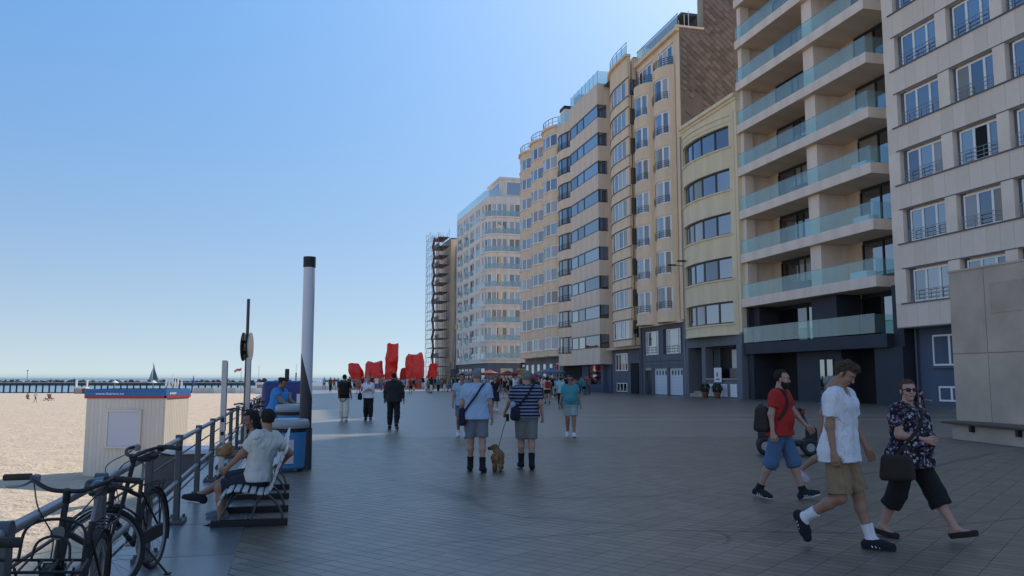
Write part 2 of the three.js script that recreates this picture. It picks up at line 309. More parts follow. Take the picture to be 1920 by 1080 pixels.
  mb().box(4.1, 5.5, 1.65, 2.5, -0.55, -0.5).box(6.9, 9.0, 1.65, 2.45, -0.55, -0.5).build('terrace_screen', std(0.2, 0.15, 0.12, 0.5), b);
  const sg = mb().box(5.55, 6.75, 1.3, 2.5, 0.18, 0.22).build('notice_board', M.white, b); mb().box(5.95, 6.2, 1.75, 2.1, 0.221, 0.225).box(5.8, 6.5, 1.5, 1.6, 0.221, 0.225).build('print', std(0.03, 0.09, 0.25, 0.6), sg);
  for (const [x, c] of [[4.2, 5.3], [6.0, 7.4], [7.95, 9.0]]) mb().box(x, c, 0.12, 1.15, 0.05, 0.09).build('white_panel', M.white, b);
  for (const [L, y, s] of [[1.7, 12.0, 1], [-0.3, 11.9, 1.2]]) mb().bar(V(L, y, 0), V(L, y + 0.05, 1.0), 0.03).rbox(L - 0.12, L + 0.12, y - 0.02, y + 0.12, 0.7, 1.5, 0.04).build('wall_lamp', M.blackRail, b);
  mb().box(0, W, 24.4, 24.6, -12, -0.5).build('roof', M.roof, b);
  mb().bar(V(0.06, 0, 0.16), V(0.06, 24, 0.16), 0.06).build('drainpipe', M.steel, b);
}
const bowN = (z) => (f) => (L) => { const e = 0.01, a = z(L), s = (z(L + e) - z(L - e)) / (2 * e), n = Math.hypot(1, s); return [L, a, -s / n * f, 1 / n]; };
{ // 4. tan building, two columns of bow windows and a slate side wall
  const b = building('apartment_building', 'tall cream building with two columns of bow windows and a slate hung side wall', 85);
  const W = 10.05, sill = (k) => 8.0 + 3.352 * k, bays = [[0.3, 4.2], [5.2, 9.1]], WH = 2.2;
  const zf = (L) => { for (const [a, c] of bays) if (L > a && L < c) return 1.2 * Math.pow(Math.sin(Math.PI * (L - a) / (c - a)), 0.65); return 0; };
  const pf = bowN(zf)(0.6);
  mb().box(0, W, 6.9, 34.6, -2.6, -0.4).box(0, W, 0, 34.6, -12, -2.6).box(W - 1.2, W, 34.6, 45, -12, -2.6).build('core', M.cream, b);  // tower on the right: unseen height and depth are shaped to block sunlight
  const w = mb();
  strip(w, flat(), 0, W, 7.0, 34.4, -0.02, -0.4);
  for (let k = 0; k < 8; k++) for (const [a, c] of bays) {
    const y0 = k ? sill(k - 1) + WH : 7.0;
    strip(w, pf, a + 0.01, c - 0.01, k === 7 ? y0 : y0, sill(k), 0, -0.25, 18);
    if (k < 7) { strip(w, pf, a + 0.01, a + 0.35, sill(k), sill(k) + WH, 0, -0.25, 4); strip(w, pf, c - 0.35, c - 0.01, sill(k), sill(k) + WH, 0, -0.25, 4); }
  }
  w.box(0, 0.28, 33.7, 34.4, -0.4, 0.06).build('wall', M.cream, b);
  mb().box(-0.05, W + 0.05, 34.4, 34.75, -0.5, 0.35).box(0, W, 34.75, 34.95, -0.5, 0.1).build('cornice', M.cream, b);
  for (const [a, c] of bays) {
    const pr = makeWindow(pf, a + 0.36, c - 0.36, WH, { splits: [0, 0.3, 0.78, 1], rec: 0.12, seg: 4, fw: 0.14, rail: M.blackRail, railH: 0.75, railOut: 0.12, bars: 4 });
    for (let k = 0; k < 7; k++) placeWindow(pr, b, sill(k), 0.3);
    const pt = makeWindow(flat(), a + 0.4, c - 0.4, WH - 0.1, { splits: [0, 0.3, 0.65, 1], rec: -0.03, fw: 0.1 }); placeWindow(pt, b, sill(7) + 0.0, 0.2);
    const R = mb(); for (let q = 0; q < 4; q++) strip(R, pf, a + 0.05, c - 0.05, sill(7) + 0.2 * q + 0.15, sill(7) + 0.2 * q + 0.19, -0.02, -0.06, 18); for (let q = 0; q <= 12; q++) { const L = a + 0.1 + (c - a - 0.2) * q / 12; strip(R, pf, L - 0.015, L + 0.015, sill(7), sill(7) + 0.8, -0.025, -0.055); } R.build('railing', M.blackRail, b);
    strip(mb(), pf, a, c, 0, 1, 0, 0);
    mb().box(a + 0.2, c - 0.2, sill(7) + WH + 0.05, sill(7) + WH + 0.35, -0.02, 0.1).build('awning_box', M.pale, b);
  }
  const un = mb(); for (const [a, c] of bays) strip(un, pf, a - 0.15, c + 0.15, 6.85, 7.05, 0.12, -0.4, 18); un.box(0, W, 6.72, 6.85, -0.4, 0.3).build('base_moulding', M.cream, b);
  // ground part
  mb().box(0, W, 0, 6.7, -2.6, -0.35).build('ground_core', M.greybase, b);
  mb().box(0, W, 2.95, 3.35, -0.35, 0).box(0, 0.7, 0, 6.7, -0.35, -0.004).box(4.3, 5.2, 3.35, 6.7, -0.35, -0.004).box(9.3, W, 0, 6.7, -0.35, -0.004).box(0.7, 4.3, 6.3, 6.7, -0.35, -0.004).box(5.2, 9.3, 6.3, 6.7, -0.35, -0.004).box(0.7, 4.3, 3.35, 3.9, -0.35, -0.006).box(5.2, 9.3, 3.35, 3.9, -0.35, -0.006).box(0.7, 9.3, 2.6, 2.95, -0.35, -0.004).box(5.9, 6.2, 0, 2.6, -0.35, -0.005).box(2.4, 2.7, 0, 2.6, -0.35, -0.005).build('ground_wall', M.greybase, b);
  mb().box(0, W, 3.3, 3.42, 0, 0.06).box(0, W, 2.88, 2.96, 0, 0.04).build('string_course', M.greybase, b);
  for (const [a, c] of bays) { const g = makeWindow(flat(), a + 0.6, c - 0.3, 2.35, { splits: [0, 0.2, 0.85, 1], rec: 0.1, fw: 0.1, rail: M.blackRail, railH: 0.75, mats: [M.curtain[1], M.glass[0], M.glass[0]] }); g.position.y = 3.92; b.add(g); }
  for (const [a, c] of [[2.7, 5.9], [6.2, 9.3]]) {
    const d = sub('garage_door', b); mb().rbox(a, c, 0.05, 2.6, -0.28, -0.2, 0.02).build('door_leaf', std(0.62, 0.66, 0.72, 0.5), d);
    const S = mb(); for (let y = 0.45; y < 1.9; y += 0.3) S.box(a + 0.1, c - 0.1, y, y + 0.02, -0.2, -0.192); S.build('seam', std(0.45, 0.48, 0.54, 0.6), d);
    for (let i = 0; i < 4; i++) { const g = new THREE.CylinderGeometry(0.2, 0.2, 0.03, 14); g.rotateX(Math.PI / 2); g.scale(0.75, 1.25, 1); g.translate(a + 0.6 + i * (c - a - 1.2) / 3, 2.15, -0.19); mesh('oval_light', planarUV(g), M.navy, d); }
  }
  mb().box(1.0, 2.2, 0.05, 2.3, -0.3, -0.2).build('entrance_door', M.navy, b); mb().box(1.0, 2.3, 2.4, 2.65, -0.2, 0.05).build('door_lintel', M.concrete, b);
  mb().bar(V(0.12, 0, 0.12), V(0.12, 34, 0.12), 0.07).build('drainpipe', M.greybase, b);
  // slate side wall, facing the camera
  mb().box(W, W + 0.05, 0, 34.7, -2.6, -0.02).box(W, W + 0.05, 0, 45, -12, -2.6).build('side_wall', std(0.24, 0.2, 0.165, 0.9, { map: mottle }), b);
  const dg = mb().rbox(-0.222, 0.222, -0.222, 0.222, -0.025, 0.025, 0.016, 1).get(); dg.rotateZ(Math.PI / 4); dg.scale(1.12, 1, 1); dg.rotateY(Math.PI / 2);
  const rest = mb(); let cnt = 0; const m4 = new THREE.Matrix4();
  for (let j = 0; j < 46; j++) for (let i = 0; i < 12; i++) {
    const z = -0.48 - i * 0.70 - (j % 2) * 0.35, y = 25 + j * 0.31; if (z < -6.0) continue; if (z > -2.9 && y > 34.2) continue; if (y > 39) continue; if (hash3(i, j, 3) < 0.04 || (z > -2.4 && y < 28 + 2 * hash3(i, 1, 1) && hash3(i, j, 8) < 0.8)) continue;
    const ty = hash3(i, j, 1) * 0.012, tilt = (hash3(i, j, 5) - 0.5) * 0.03;
    if (cnt < 300) { const s = mesh('slate', dg, M.slate[Math.floor(hash3(i, j, 2) * 4)], b); s.position.set(W + 0.08 + ty, y, z); s.rotation.z = 0.14 + tilt; cnt++; }
    else rest.geom(dg, m4.compose(V(W + 0.08 + ty, y, z), new THREE.Quaternion().setFromEuler(new THREE.Euler(0, 0, 0.10 + tilt)), V(1, 1, 1)));
  }
  if (rest.g.length) rest.build('slates', M.slate[1], b).userData.kind = 'stuff';
  mb().box(W - 0.3, W + 0.15, 34.7, 34.9, -2.6, 0.3).build('coping', M.pale, b);
  // roof terrace
  glassRail(b, flat(0.05), 0.1, W - 0.15, 34.97, 1.1, 1.6, M.roofGlass, 'roof_glass_panel');
  mb().box(0.05, W, 36.07, 36.11, 0.02, 0.08).build('roof_handrail', M.steel, b);
  mb().box(0.3, W - 1.2, 36.6, 36.85, -2.6, -0.9).box(0.3, W - 1.2, 34.9, 36.6, -9, -2.55).build('penthouse_roof', M.roof, b);
  for (const x of [W - 0.3, W - 1.2, W - 2.4]) mb().bar(V(x, 34.9, -1.2), V(x, 36.6, -1.2), 0.04).build('roof_post', M.white, b);
  mb().box(W - 1.25, W + 0.06, 45, 45.2, -12.1, -2.5).build('roof', M.roof, b);
  mb().box(W - 1.0, W + 0.04, 34.9, 45, -2.75, -2.6).build('roof_wall', M.pale, b);
}
{ // 5. rounded building
  const b = building('apartment_building', 'cream building with one broad rounded front and white triple windows', 93.9);
  const W = 8.95, sill = (k) => 5.7 + 3.215 * k, WH = 1.95, N = 9;
  const zf = (L) => L < 6 ? 1.0 - 1.7 * Math.pow((6 - L) / 6, 2.2) : 1.0, pf = bowN(zf)(0.8);
  mb().box(0.2, W - 0.02, 0, 35.6, -12, -0.9).box(3.5, W, 5, 35.6, -0.9, 0.5).build('core', M.cream, b);
  const w = mb(); strip(w, pf, 0, W, 4.95, sill(0), 0, -0.35, 24);
  for (let k = 0; k < N; k++) { const s = sill(k); strip(w, pf, 0, W, s + WH, k < N - 1 ? sill(k + 1) : 35.7, 0, -0.35, 24); for (const [a, c] of [[0, 0.8], [2.4, 3.1], [8.2, W]]) strip(w, pf, a, c, s, s + WH, -0.03, -0.35, 4); }
  w.build('wall', M.cream, b);
  const t = mb(); for (let k = 0; k < N; k++) { strip(t, pf, 0.05, W + 0.03, sill(k) - 0.1, sill(k), 0.06, -0.2, 24); strip(t, pf, 0.05, W + 0.03, sill(k) + WH, sill(k) + WH + 0.08, 0.05, -0.2, 24); }
  t.build('sill_line', M.greywall, b);
  const cn = mb(); strip(cn, pf, -0.1, W + 0.1, 35.7, 36.0, 0.3, -0.35, 24); cn.build('cornice', M.cream, b);
  const p1 = makeWindow(pf, 0.82, 2.38, WH, { splits: [0, 0.5, 1], rec: 0.1, seg: 2, fw: 0.1 }), p2 = makeWindow(pf, 3.12, 8.18, WH, { splits: [0, 0.28, 0.52, 0.76, 1], rec: 0.1, seg: 3, fw: 0.13 });
  for (let k = 0; k < N; k++) { placeWindow(p1, b, sill(k), 0.5); placeWindow(p2, b, sill(k), 0.3); }
  for (let k = 0; k < N; k++) mb().box(W - 0.02, W + 0.01, sill(k) + 0.1, sill(k) + WH - 0.1, 0.2, 0.8).build('side_window', M.darkGlass, b);
  mb().box(0.3, W, 0, 4.94, -0.9, -0.2).build('ground_wall', M.greybase, b); mb().box(0.3, W, 4.7, 4.95, -0.3, 0.5).build('soffit', M.soffit, b);
  const g = makeWindow(flat(-0.2), 1.6, 5.0, 1.9, { splits: [0, 0.25, 0.5, 0.8, 1], rec: -0.05, fw: 0.1, mats: [M.darkGlass, M.glass[0], M.curtain[0], M.darkGlass] }); g.position.y = 2.4; b.add(g);
  const g2 = makeWindow(flat(-0.2), 1.8, 4.7, 0.95, { splits: [0, 0.33, 0.66, 1], rec: -0.05, fw: 0.09, mats: [M.darkGlass] }); g2.position.y = 0.15; b.add(g2);
  mb().box(5.9, 7.9, 0.03, 3.2, -0.2, -0.1).build('entrance_door', M.void, b); mb().bar(V(W - 0.1, 0, 0.1), V(W - 0.1, 5, 0.1), 0.06).build('drainpipe', M.greybase, b);
  glassRail(b, pf, 0.2, W - 0.2, 36.02, 1.1, 1.5, M.roofGlass, 'roof_glass_panel', 3);
  const rb = mb(); for (let i = 0; i <= 6; i++) { const [x, z] = pf(0.2 + i * 1.42); rb.bar(V(x, 36, z), V(x, 37.4, z), 0.03); } strip(rb, pf, 0.2, W - 0.2, 37.35, 37.4, 0, -0.05, 12); rb.build('roof_handrail', M.steel, b);
  mb().box(0.5, W, 36, 37.3, -9, -4).build('penthouse', M.pale, b); mb().box(0, W, 35.6, 35.75, -12, 0.3).build('roof', M.roof, b);
  mb().box(5.6, 7.4, 36, 37.8, -3.4, -1.6).build('chimney', M.pale, b);
}
{ // 6. dark ribbon windows
  const b = building('apartment_building', 'pinkish building with black ribbon windows and curved black railed bays', 110.3);
  const W = 16.85, sill = (k) => 5.04 + 3.355 * k, WH = 1.55, N = 9, X0 = 6.7;
  const zf = (L) => L > 0.3 && L < 6.4 ? 1.3 * Math.pow(Math.sin(Math.PI * Math.pow((L - 0.3) / 6.1, 0.75)), 0.6) : 0, pf = bowN(zf)(0.6), pr = flat(1.1);
  mb().box(0, W, 0, 35.6, -12, -0.4).box(X0, W - 0.05, 3.2, 35.6, -0.4, 0.8).build('core', M.pinkish, b);
  const w = mb();
  for (let k = -1; k < N; k++) {
    const y0 = k < 0 ? 3.2 : sill(k) + WH, y1 = k === N - 1 ? 36 : sill(k + 1);
    w.box(X0, W, y0, y1, -0.4, 1.1);
  }
  w.build('wall', M.pinkish, b);
  const w2 = mb();
  for (let k = -1; k < N; k++) {
    const y0 = k < 0 ? 3.2 : sill(k) + WH + 0.25, y1 = k === N - 1 ? 35.0 : sill(k + 1) - 0.35;
    strip(w2, pf, 0.32, 6.38, y0, y1, 0, -0.35, 18);
  }
  w2.build('bay_wall', M.tan, b);
  const q = makeWindow(pr, X0 + 0.02, W - 0.02, WH, { splits: [0, 0.26, 0.5, 1], rec: 0.06, frame: M.darkFrame, fw: 0.13 }), q2 = makeWindow(pf, 0.4, 6.3, WH + 0.58, { splits: [0, 0.3, 0.5, 0.75, 1], rec: 0.1, frame: M.darkFrame, fw: 0.15, seg: 4, rail: M.blackRail, railH: 0.8 });
  for (let k = 0; k < N; k++) {
    placeWindow(q, b, sill(k), 0.08); placeWindow(q2, b, sill(k) - 0.34, 0.2);
    const s = sub('side_window', b); mb().box(W - 0.03, W + 0.03, sill(k), sill(k) + WH, 0.95, 1.09).box(W - 0.03, W + 0.03, sill(k), sill(k) + 0.1, 0, 0.95).build('frame', M.darkFrame, s); mb().box(W - 0.02, W + 0.015, sill(k) + 0.1, sill(k) + WH, 0, 0.95).build('pane', M.darkGlass, s);
  }
  mb().box(X0, W, 0, 3.2, -0.4, -0.2).box(X0 + 3, W - 1.2, 0, 0.9, -0.2, 0.3).box(X0 + 3, X0 + 3.8, 0.9, 3.2, -0.2, 0.3).box(W - 2, W - 1.2, 0.9, 3.2, -0.2, 0.3).build('ground_wall', M.bluewall, b);
  mb().box(X0 + 3.8, W - 2, 0.9, 3.1, -0.1, 0.2).build('shop_window', M.glass[1], b);
  mb().box(0, X0, 0.02, 3.2, -0.4, -0.1).build('shop_front', M.void, b);
  glassRail(b, flat(1.0), X0, W, 36, 1.5, 1.5, M.roofGlass, 'roof_glass_panel'); mb().box(W - 0.02, W, 36, 37.5, -1, 1).build('roof_glass_panel', M.roofGlass, b);
  const rr2 = mb(); for (let i = 0; i <= 7; i++) rr2.bar(V(X0 + 0.1 + i * 1.4, 36, 0.97), V(X0 + 0.1 + i * 1.4, 37.6, 0.97), 0.035); rr2.build('roof_post', M.steel, b);
  glassRail(b, pf, 0.4, 6.3, 35.0, 1.4, 1.5, M.roofGlass, 'roof_glass_panel', 3);
  mb().box(4.6, 6.4, 35.6, 37.6, -2.5, -0.3).build('chimney', M.greywall, b); mb().box(4.5, 6.5, 37.6, 38.3, -2.6, -0.2).build('chimney_cap', M.black, b);
  mb().box(0, W, 35.6, 35.8, -12, -0.2).build('roof', M.roof, b);
}
{ // 7. three bows
  const b = building('apartment_building', 'cream building with three rounded columns of white windows, farthest of the unbroken row', 128.8);
  const W = 19.05, N = 10, sill = (k) => 5.45 + 3.105 * k, WH = 1.75, bw = W / 3;
  const zf = (L) => { const t = (L % bw) / bw; return L >= 0 && L <= W ? 1.5 * Math.pow(Math.max(0, Math.sin(Math.PI * Math.pow(t, 0.85))), 0.55) : 0; }, pf = bowN(zf)(0.5);
  mb().box(0, W, 0, 36, -12, -0.35).build('core', M.tan, b);
  for (let c = 0; c < 3; c++) {
    const a = c * bw + 0.06, e = (c + 1) * bw - 0.06, w = mb();
    for (let k = -1; k < N; k++) strip(w, pf, a, e, k < 0 ? 4.55 : sill(k) + WH, k === N - 1 ? 36 : sill(k + 1), 0, -0.35, 16);
    for (let k = 0; k < N; k++) { strip(w, pf, a, a + 0.5, sill(k), sill(k) + WH, 0, -0.35, 3); strip(w, pf, e - 0.3, e, sill(k), sill(k) + WH, 0, -0.35, 3); }
    strip(w, pf, a - 0.05, e + 0.05, 36, 36.3, 0.25, -0.3, 16);
    w.build('wall', M.tan, b);
    const pr = makeWindow(pf, a + 0.52, e - 0.32, WH, { splits: [0, 0.25, 0.5, 0.75, 1], rec: 0.1, seg: 3, fw: 0.13 });
    for (let k = 0; k < N; k++) placeWindow(pr, b, sill(k), 0.45);
    const t = mb(); for (let k = 0; k < N; k++) strip(t, pf, a, e, sill(k) - 0.1, sill(k), 0.1, -0.1, 16); t.build('sill_line', M.pale, b);
    const R = mb(); for (let i = 0; i <= 6; i++) { const [x, z] = pf(a + 0.3 + (e - a - 0.6) * i / 6); R.bar(V(x, 36.3, z - 0.1), V(x, 37.4, z - 0.1), 0.04); } strip(R, pf, a + 0.3, e - 0.3, 37.35, 37.42, -0.05, -0.12, 12); strip(R, pf, a + 0.3, e - 0.3, 36.8, 36.85, -0.05, -0.1, 12); R.build('roof_railing', M.steel, b);
  }
  mb().box(W - 2.2, W - 0.3, 36, 38.6, -2.5, -0.5).build('chimney', M.pale, b); mb().box(W - 2.3, W - 0.2, 38.6, 39, -2.6, -0.4).build('chimney_cap', M.black, b);
  mb().box(W - 7.6, W - 5.2, 36, 37.4, -3, -0.9).build('chimney', M.pale, b);
  mb().box(0, W, 0, 4.5, -0.35, 0.1).build('ground_wall', M.greywall, b);
  for (let i = 0; i < 6; i++) { const s = sub('shop_window', b), x = 0.8 + i * 3.1; mb().box(x, x + 1.3, 1.2, 3.6, 0.1, 0.16).build('frame', M.whiteFrame, s); mb().box(x + 0.12, x + 1.18, 1.3, 3.5, 0.16, 0.18).build('pane', pick([M.glass[0], M.darkGlass]), s); }
  mb().box(0, W, 4.5, 4.9, -0.3, 0.4).build('soffit', M.soffit, b);
  mb().box(0, W, 36.0, 36.2, -12, -0.3).build('roof', M.roof, b);
}
{ // 8. far corner building across the side street
  const th = -Math.acos(0.283), b = thing('apartment_building', 'pale apartment building with a rounded glazed corner, beyond the side street', 'apartment building', at(-12.2, 180.6), th);
  const N = 9, sl = (k) => 5.26 + 3.395 * k, A = 24.2, R = 2.5, Q = R * Math.PI / 2;
  const pf = (L) => { if (L < A) return [L, 0, 0, 1]; if (L < A + Q) { const t = (L - A) / R; return [A + R * Math.sin(t), -R + R * Math.cos(t), Math.sin(t), Math.cos(t)]; } return [A + R, -R - (L - A - Q), 1, 0]; };
  mb().box(0, A, 4.4, 36, -16, -0.4).box(A - 0.1, A + R - 0.4, 4.4, 36, -16, -R).build('core', M.farWall, b);
  const TOT = A + Q + 13, w = mb(), wn = [[0.6, 5.2, 3], [6.6, 10.8, 3], [12.4, 15.8, 2], [17.4, 20.8, 2], [22.4, 23.6, 1], [24.3, 29.6, 5], [29.9, 32.2, 2], [32.5, 35.0, 3], [35.2, 38.5, 3]];
  for (let k = -1; k < N; k++) strip(w, pf, 0, TOT, k < 0 ? 4.4 : sl(k) + 2.5, k === N - 1 ? 36.2 : sl(k + 1), 0, -0.4, 60);
  for (let k = 0; k < N; k++) { let p = 0; for (const [a, c] of [...wn, [TOT, TOT]]) { if (a > p) strip(w, pf, p, a, sl(k), sl(k) + 2.5, -0.02, -0.4, Math.max(1, Math.round((a - p) * 1.5))); p = c; } }
  w.build('wall', M.farWall, b);
  const ln = mb(); for (let k = 0; k < N; k++) { strip(ln, pf, A - 2, TOT, sl(k) - 0.25, sl(k), 0.22, -0.1, 30); } ln.build('slab_edge', M.farWall, b);
  for (const [a, c, n] of wn) {
    const seg = a > 22 && a < 29 ? 4 : 1, pr = makeWindow(pf, a + 0.03, c - 0.03, 2.5, { splits: Array.from({ length: n + 1 }, (_, i) => i / n), rec: 0.15, fw: 0.13, seg });
    for (let k = 0; k < N; k++) {
      const q = placeWindow(pr, b, sl(k), 0.35);
      if (a > 12) glassRail(q, pf, a - 0.2, c + 0.2, 0.02, 1.05, 2.5, M.roofGlass, 'glass_panel', seg); q.children.forEach((g) => { if (g.name === 'glass_panel') g.position.set(0, 0, 0); });
      if (a < 11) { const d = sub('balcony_screen', b); mb().box(c - 0.9, c + 0.6, sl(k) - 0.2, sl(k) + 1.1, 0.1, 0.6).build('screen', M.roofGlass, d); }
    }
  }
  mb().box(0.2, A + R - 0.1, 0, 4.35, -15.5, -0.3).build('shop_front', M.greybase, b);
  for (let i = 0; i < 7; i++) mb().box(1 + i * 3.4, 3.6 + i * 3.4, 0.3, 3.4, -0.3, -0.22).build('shop_window', pick([M.glass[1], M.darkGlass, M.curtain[2]]), b);
  for (let i = 0; i < 3; i++) mb().box(A + R - 0.1, A + R - 0.04, 0.3, 3.4, -5 - i * 3.2, -2.6 - i * 3.2).build('shop_window', pick([M.curtain[2], M.darkGlass]), b);
  const sg = mb().box(A + R - 0.35, A + R + 0.15, 3.5, 4.5, -9.2, -6.6).build('shop_sign', M.black, b); const st = mb(); for (let i = 0; i < 4; i++) st.box(A + R + 0.15, A + R + 0.19, 3.65, 4.3 - 0.2 * (i % 2), -9.0 + i * 0.58, -8.6 + i * 0.58); st.build('sign_marks', std(0.8, 0.8, 0.78, 0.5), sg);
  const rl = mb(); strip(rl, pf, 0.2, TOT, 36.2, 36.3, -0.1, -0.2, 40); rl.build('parapet_cap', M.farWall, b);
  glassRail(b, pf, 0.3, A + Q, 36.3, 1.3, 2.4, M.roofGlass, 'roof_glass_panel', 3);
  mb().box(A - 9, A + R - 2.2, 36.2, 40.2, -16, -3.2).build('penthouse', M.farWall, b); mb().box(A - 2, A + R - 2.15, 37.2, 39.6, -12, -4.5).box(A - 8, A - 1, 37.2, 39.6, -3.22, -3.15).build('penthouse_glass', M.glass[0], b); mb().box(A - 9.3, A + R - 2, 40.2, 40.6, -16, -2.9).build('roof', M.farWall, b);
  mb().box(2, 9, 36.2, 38, -12, -4).build('plant_room', M.greywall, b);
  mb().box(-0.5, 1.6, 12.2, 13.2, 0.05, 0.12).build('yellow_board', std(0.6, 0.62, 0.05, 0.6), b);
}
{ // 9. building under scaffolding
  const b = thing('building_under_repair', 'tan building with torn grey netting hung beside the scaffolding', 'building', at(-18.6, 200), -1.29);
  mb().box(0, 18, 0, 32.5, -14, 0).build('wall', std(0.72, 0.60, 0.46, 0.9, { map: nStreak }), b);
  const netMat = std(0.50, 0.44, 0.36, 0.95, { map: mottle });
  const folds = (p0, p1, y0, y1) => { const g = new THREE.PlaneGeometry(1, 1, 40, 60), p = g.attributes.position; for (let i = 0; i < p.count; i++) { const u = p.getX(i) + 0.5, v = p.getY(i) + 0.5, y = y0 + (y1 - y0) * v, wv = Math.pow(1 - v, 0.7) * 0.6 + 0.4; p.setXYZ(i, 18.15 + 0.25 * noise3(u * 9, v * 2, 1) + 0.12 * Math.sin(u * 40), y, p0 + (p1 - p0) * (0.5 + (u - 0.5) * wv) + noise3(3, v * 5, 2) * 0.25); } g.computeVertexNormals(); return planarUV(g); };
  netMat.side = THREE.DoubleSide;
  mesh('netting', folds(-0.2, -3.6, 3.5, 31), netMat, b); mesh('netting', folds(-2.0, -4.4, 6, 30), std(0.2, 0.18, 0.15, 0.95, { side: THREE.DoubleSide }), b);
  mb().box(18, 18.06, 0, 5, -5, 0).build('hoarding', M.greywall, b);
  mb().box(2, 10, 32.5, 34, -8, -2).build('plant_room', std(0.2, 0.1, 0.08, 0.8), b); mb().box(0, 18, 32.5, 32.8, -14, 0).build('roof', M.roof, b);
  const s = thing('scaffolding', 'tall tube scaffolding with plank decks at the left end of the row', 'scaffolding', at(-18.6, 200), -1.29);
  const T = mb();
  for (let i = 5; i <= 8; i++) for (const z of [0.5, 1.7, 2.9, 4.4]) { const x = i * 2.25 + 0.2; T.bar(V(x, 0, z), V(x, 33.2 + rr(-0.2, 1.6), z), 0.045, 5); }
  for (let l = 1; l <= 16; l++) for (const z of [0.5, 1.7, 2.9, 4.4]) { T.bar(V(11.4, l * 2.05, z), V(18.4, l * 2.05, z), 0.035, 4); T.bar(V(11.4, l * 2.05 + 1, z), V(18.4, l * 2.05 + 1, z), 0.03, 4); }
  for (let l = 1; l <= 16; l++) for (let i = 5; i <= 8; i++) T.bar(V(i * 2.25 + 0.2, l * 2.05, 0.4), V(i * 2.25 + 0.2, l * 2.05, 4.5), 0.035, 4);
  for (let l = 0; l < 16; l += 1) for (const z of [0.5, 4.4]) { const i = 5 + (l * 3) % 3; T.bar(V(i * 2.25 + 0.2, l * 2.05, z), V((i + 1) * 2.25 + 0.2, l * 2.05 + 2.05, z), 0.03, 4); }
  T.build('tubes', std(0.30, 0.32, 0.36, 0.5, { metalness: 0.3 }), s);
  const deck = std(0.26, 0.12, 0.10, 0.8), deck2 = std(0.16, 0.15, 0.17, 0.8);
  for (let l = 1; l <= 16; l++) { const k = l % 3; mb().box(11.4, 18.4, l * 2.05 + 0.04, l * 2.05 + 0.1, 0.55, 2.8).build('deck', k ? deck : deck2, s); if (l % 2) mb().box(12 + k, 18.4, l * 2.05 + 0.1, l * 2.05 + 0.9, 2.75, 2.8).build('toe_board', deck2, s); }
  const L = mb(); for (let l = 0; l < 16; l++) L.sbar(V(17 - (l % 2) * 2, l * 2.05, 3.6), V(15.5 + (l % 2) * 2, l * 2.05 + 2, 3.6), 0.5, 0.06); L.build('stairs', deck, s);
}
// ---------------------------------------------------------------- ground, beach, sea
const rx = (d) => -1.35 - 0.26 * d;                        // line of the sea railing
const ST = 0.2543, streetPos = at(-1.35, 0);              // frame along the railing: local -z runs away from the camera
const tileTex = (() => canvasTex(2048, 2048, (c, w) => {   // stains and mottling of the paving, 32 m a side
  c.fillStyle = '#ece8e2'; c.fillRect(0, 0, w, w);
  const S = w / 32;
  for (let i = 0; i < 5200; i++) { const r = rr(4, 70), g = rnd() < 0.5 ? 255 : 0; c.fillStyle = `rgba(${g},${g},${g * 0.98},${rr(0.008, 0.03)})`; c.beginPath(); c.ellipse(rr(0, w), rr(0, w), r, r * rr(0.3, 1), rr(0, 3), 0, 7); c.fill(); }
  for (let i = 0; i < 2600; i++) { c.fillStyle = `rgba(20,18,16,${rr(0.08, 0.35)})`; c.beginPath(); c.arc(rr(0, w), rr(0, w), rr(0.5, 2.0), 0, 7); c.fill(); }
  const path = (pts, wd, a) => { for (let k = 0; k < 40; k++) { c.strokeStyle = `rgba(15,14,13,${a * rr(0.2, 1)})`; c.lineWidth = wd * S * rr(0.15, 0.6); c.beginPath(); const ox = rr(-wd, wd) * S * 0.5, oy = rr(-wd, wd) * S * 0.5, i0 = Math.floor(rr(0, pts.length - 2)); for (let i = i0; i < Math.min(pts.length, i0 + 4); i++) { const [x, d] = pts[i], X = (x + 10) * S + ox, Y = d * S + oy; i === i0 ? c.moveTo(X, Y) : c.lineTo(X, Y); } c.stroke(); } };
  path([[-3.3, 14.4], [-2.7, 14.3], [-2.05, 13.9], [-1.45, 13.5], [-0.8, 12.3], [-0.3, 10.75], [0.13, 10.2], [0.53, 10.2], [0.9, 9.9], [1.25, 9.8], [1.7, 9.6]], 0.13, 0.12);
  path([[-1.7, 13.2], [-1.2, 12.7], [-0.8, 12.1], [-0.6, 11.6]], 0.35, 0.06);
  path([[2.0, 8.5], [2.15, 8.62], [2.26, 8.8], [2.3, 9.0], [2.28, 9.2], [2.2, 9.35]], 0.04, 0.2);
  path([[5, 14], [8, 16], [11, 19]], 0.15, 0.05); path([[-2.4, 7.5], [-1, 8.6], [1.5, 9.4], [4, 9.2], [7, 10.6]], 0.05, 0.1); path([[3, 13], [2, 12], [0.6, 11.8], [-0.5, 12.6]], 0.06, 0.09);
}))();
const promenadeMat = phys(0.20, 0.162, 0.125, 0.4, { ior: 1.75, map: rep(noiseTex(512, 10, 5, 0.72, 1, 77), 0.11), bumpMap: fineBump, bumpScale: 0.003 });
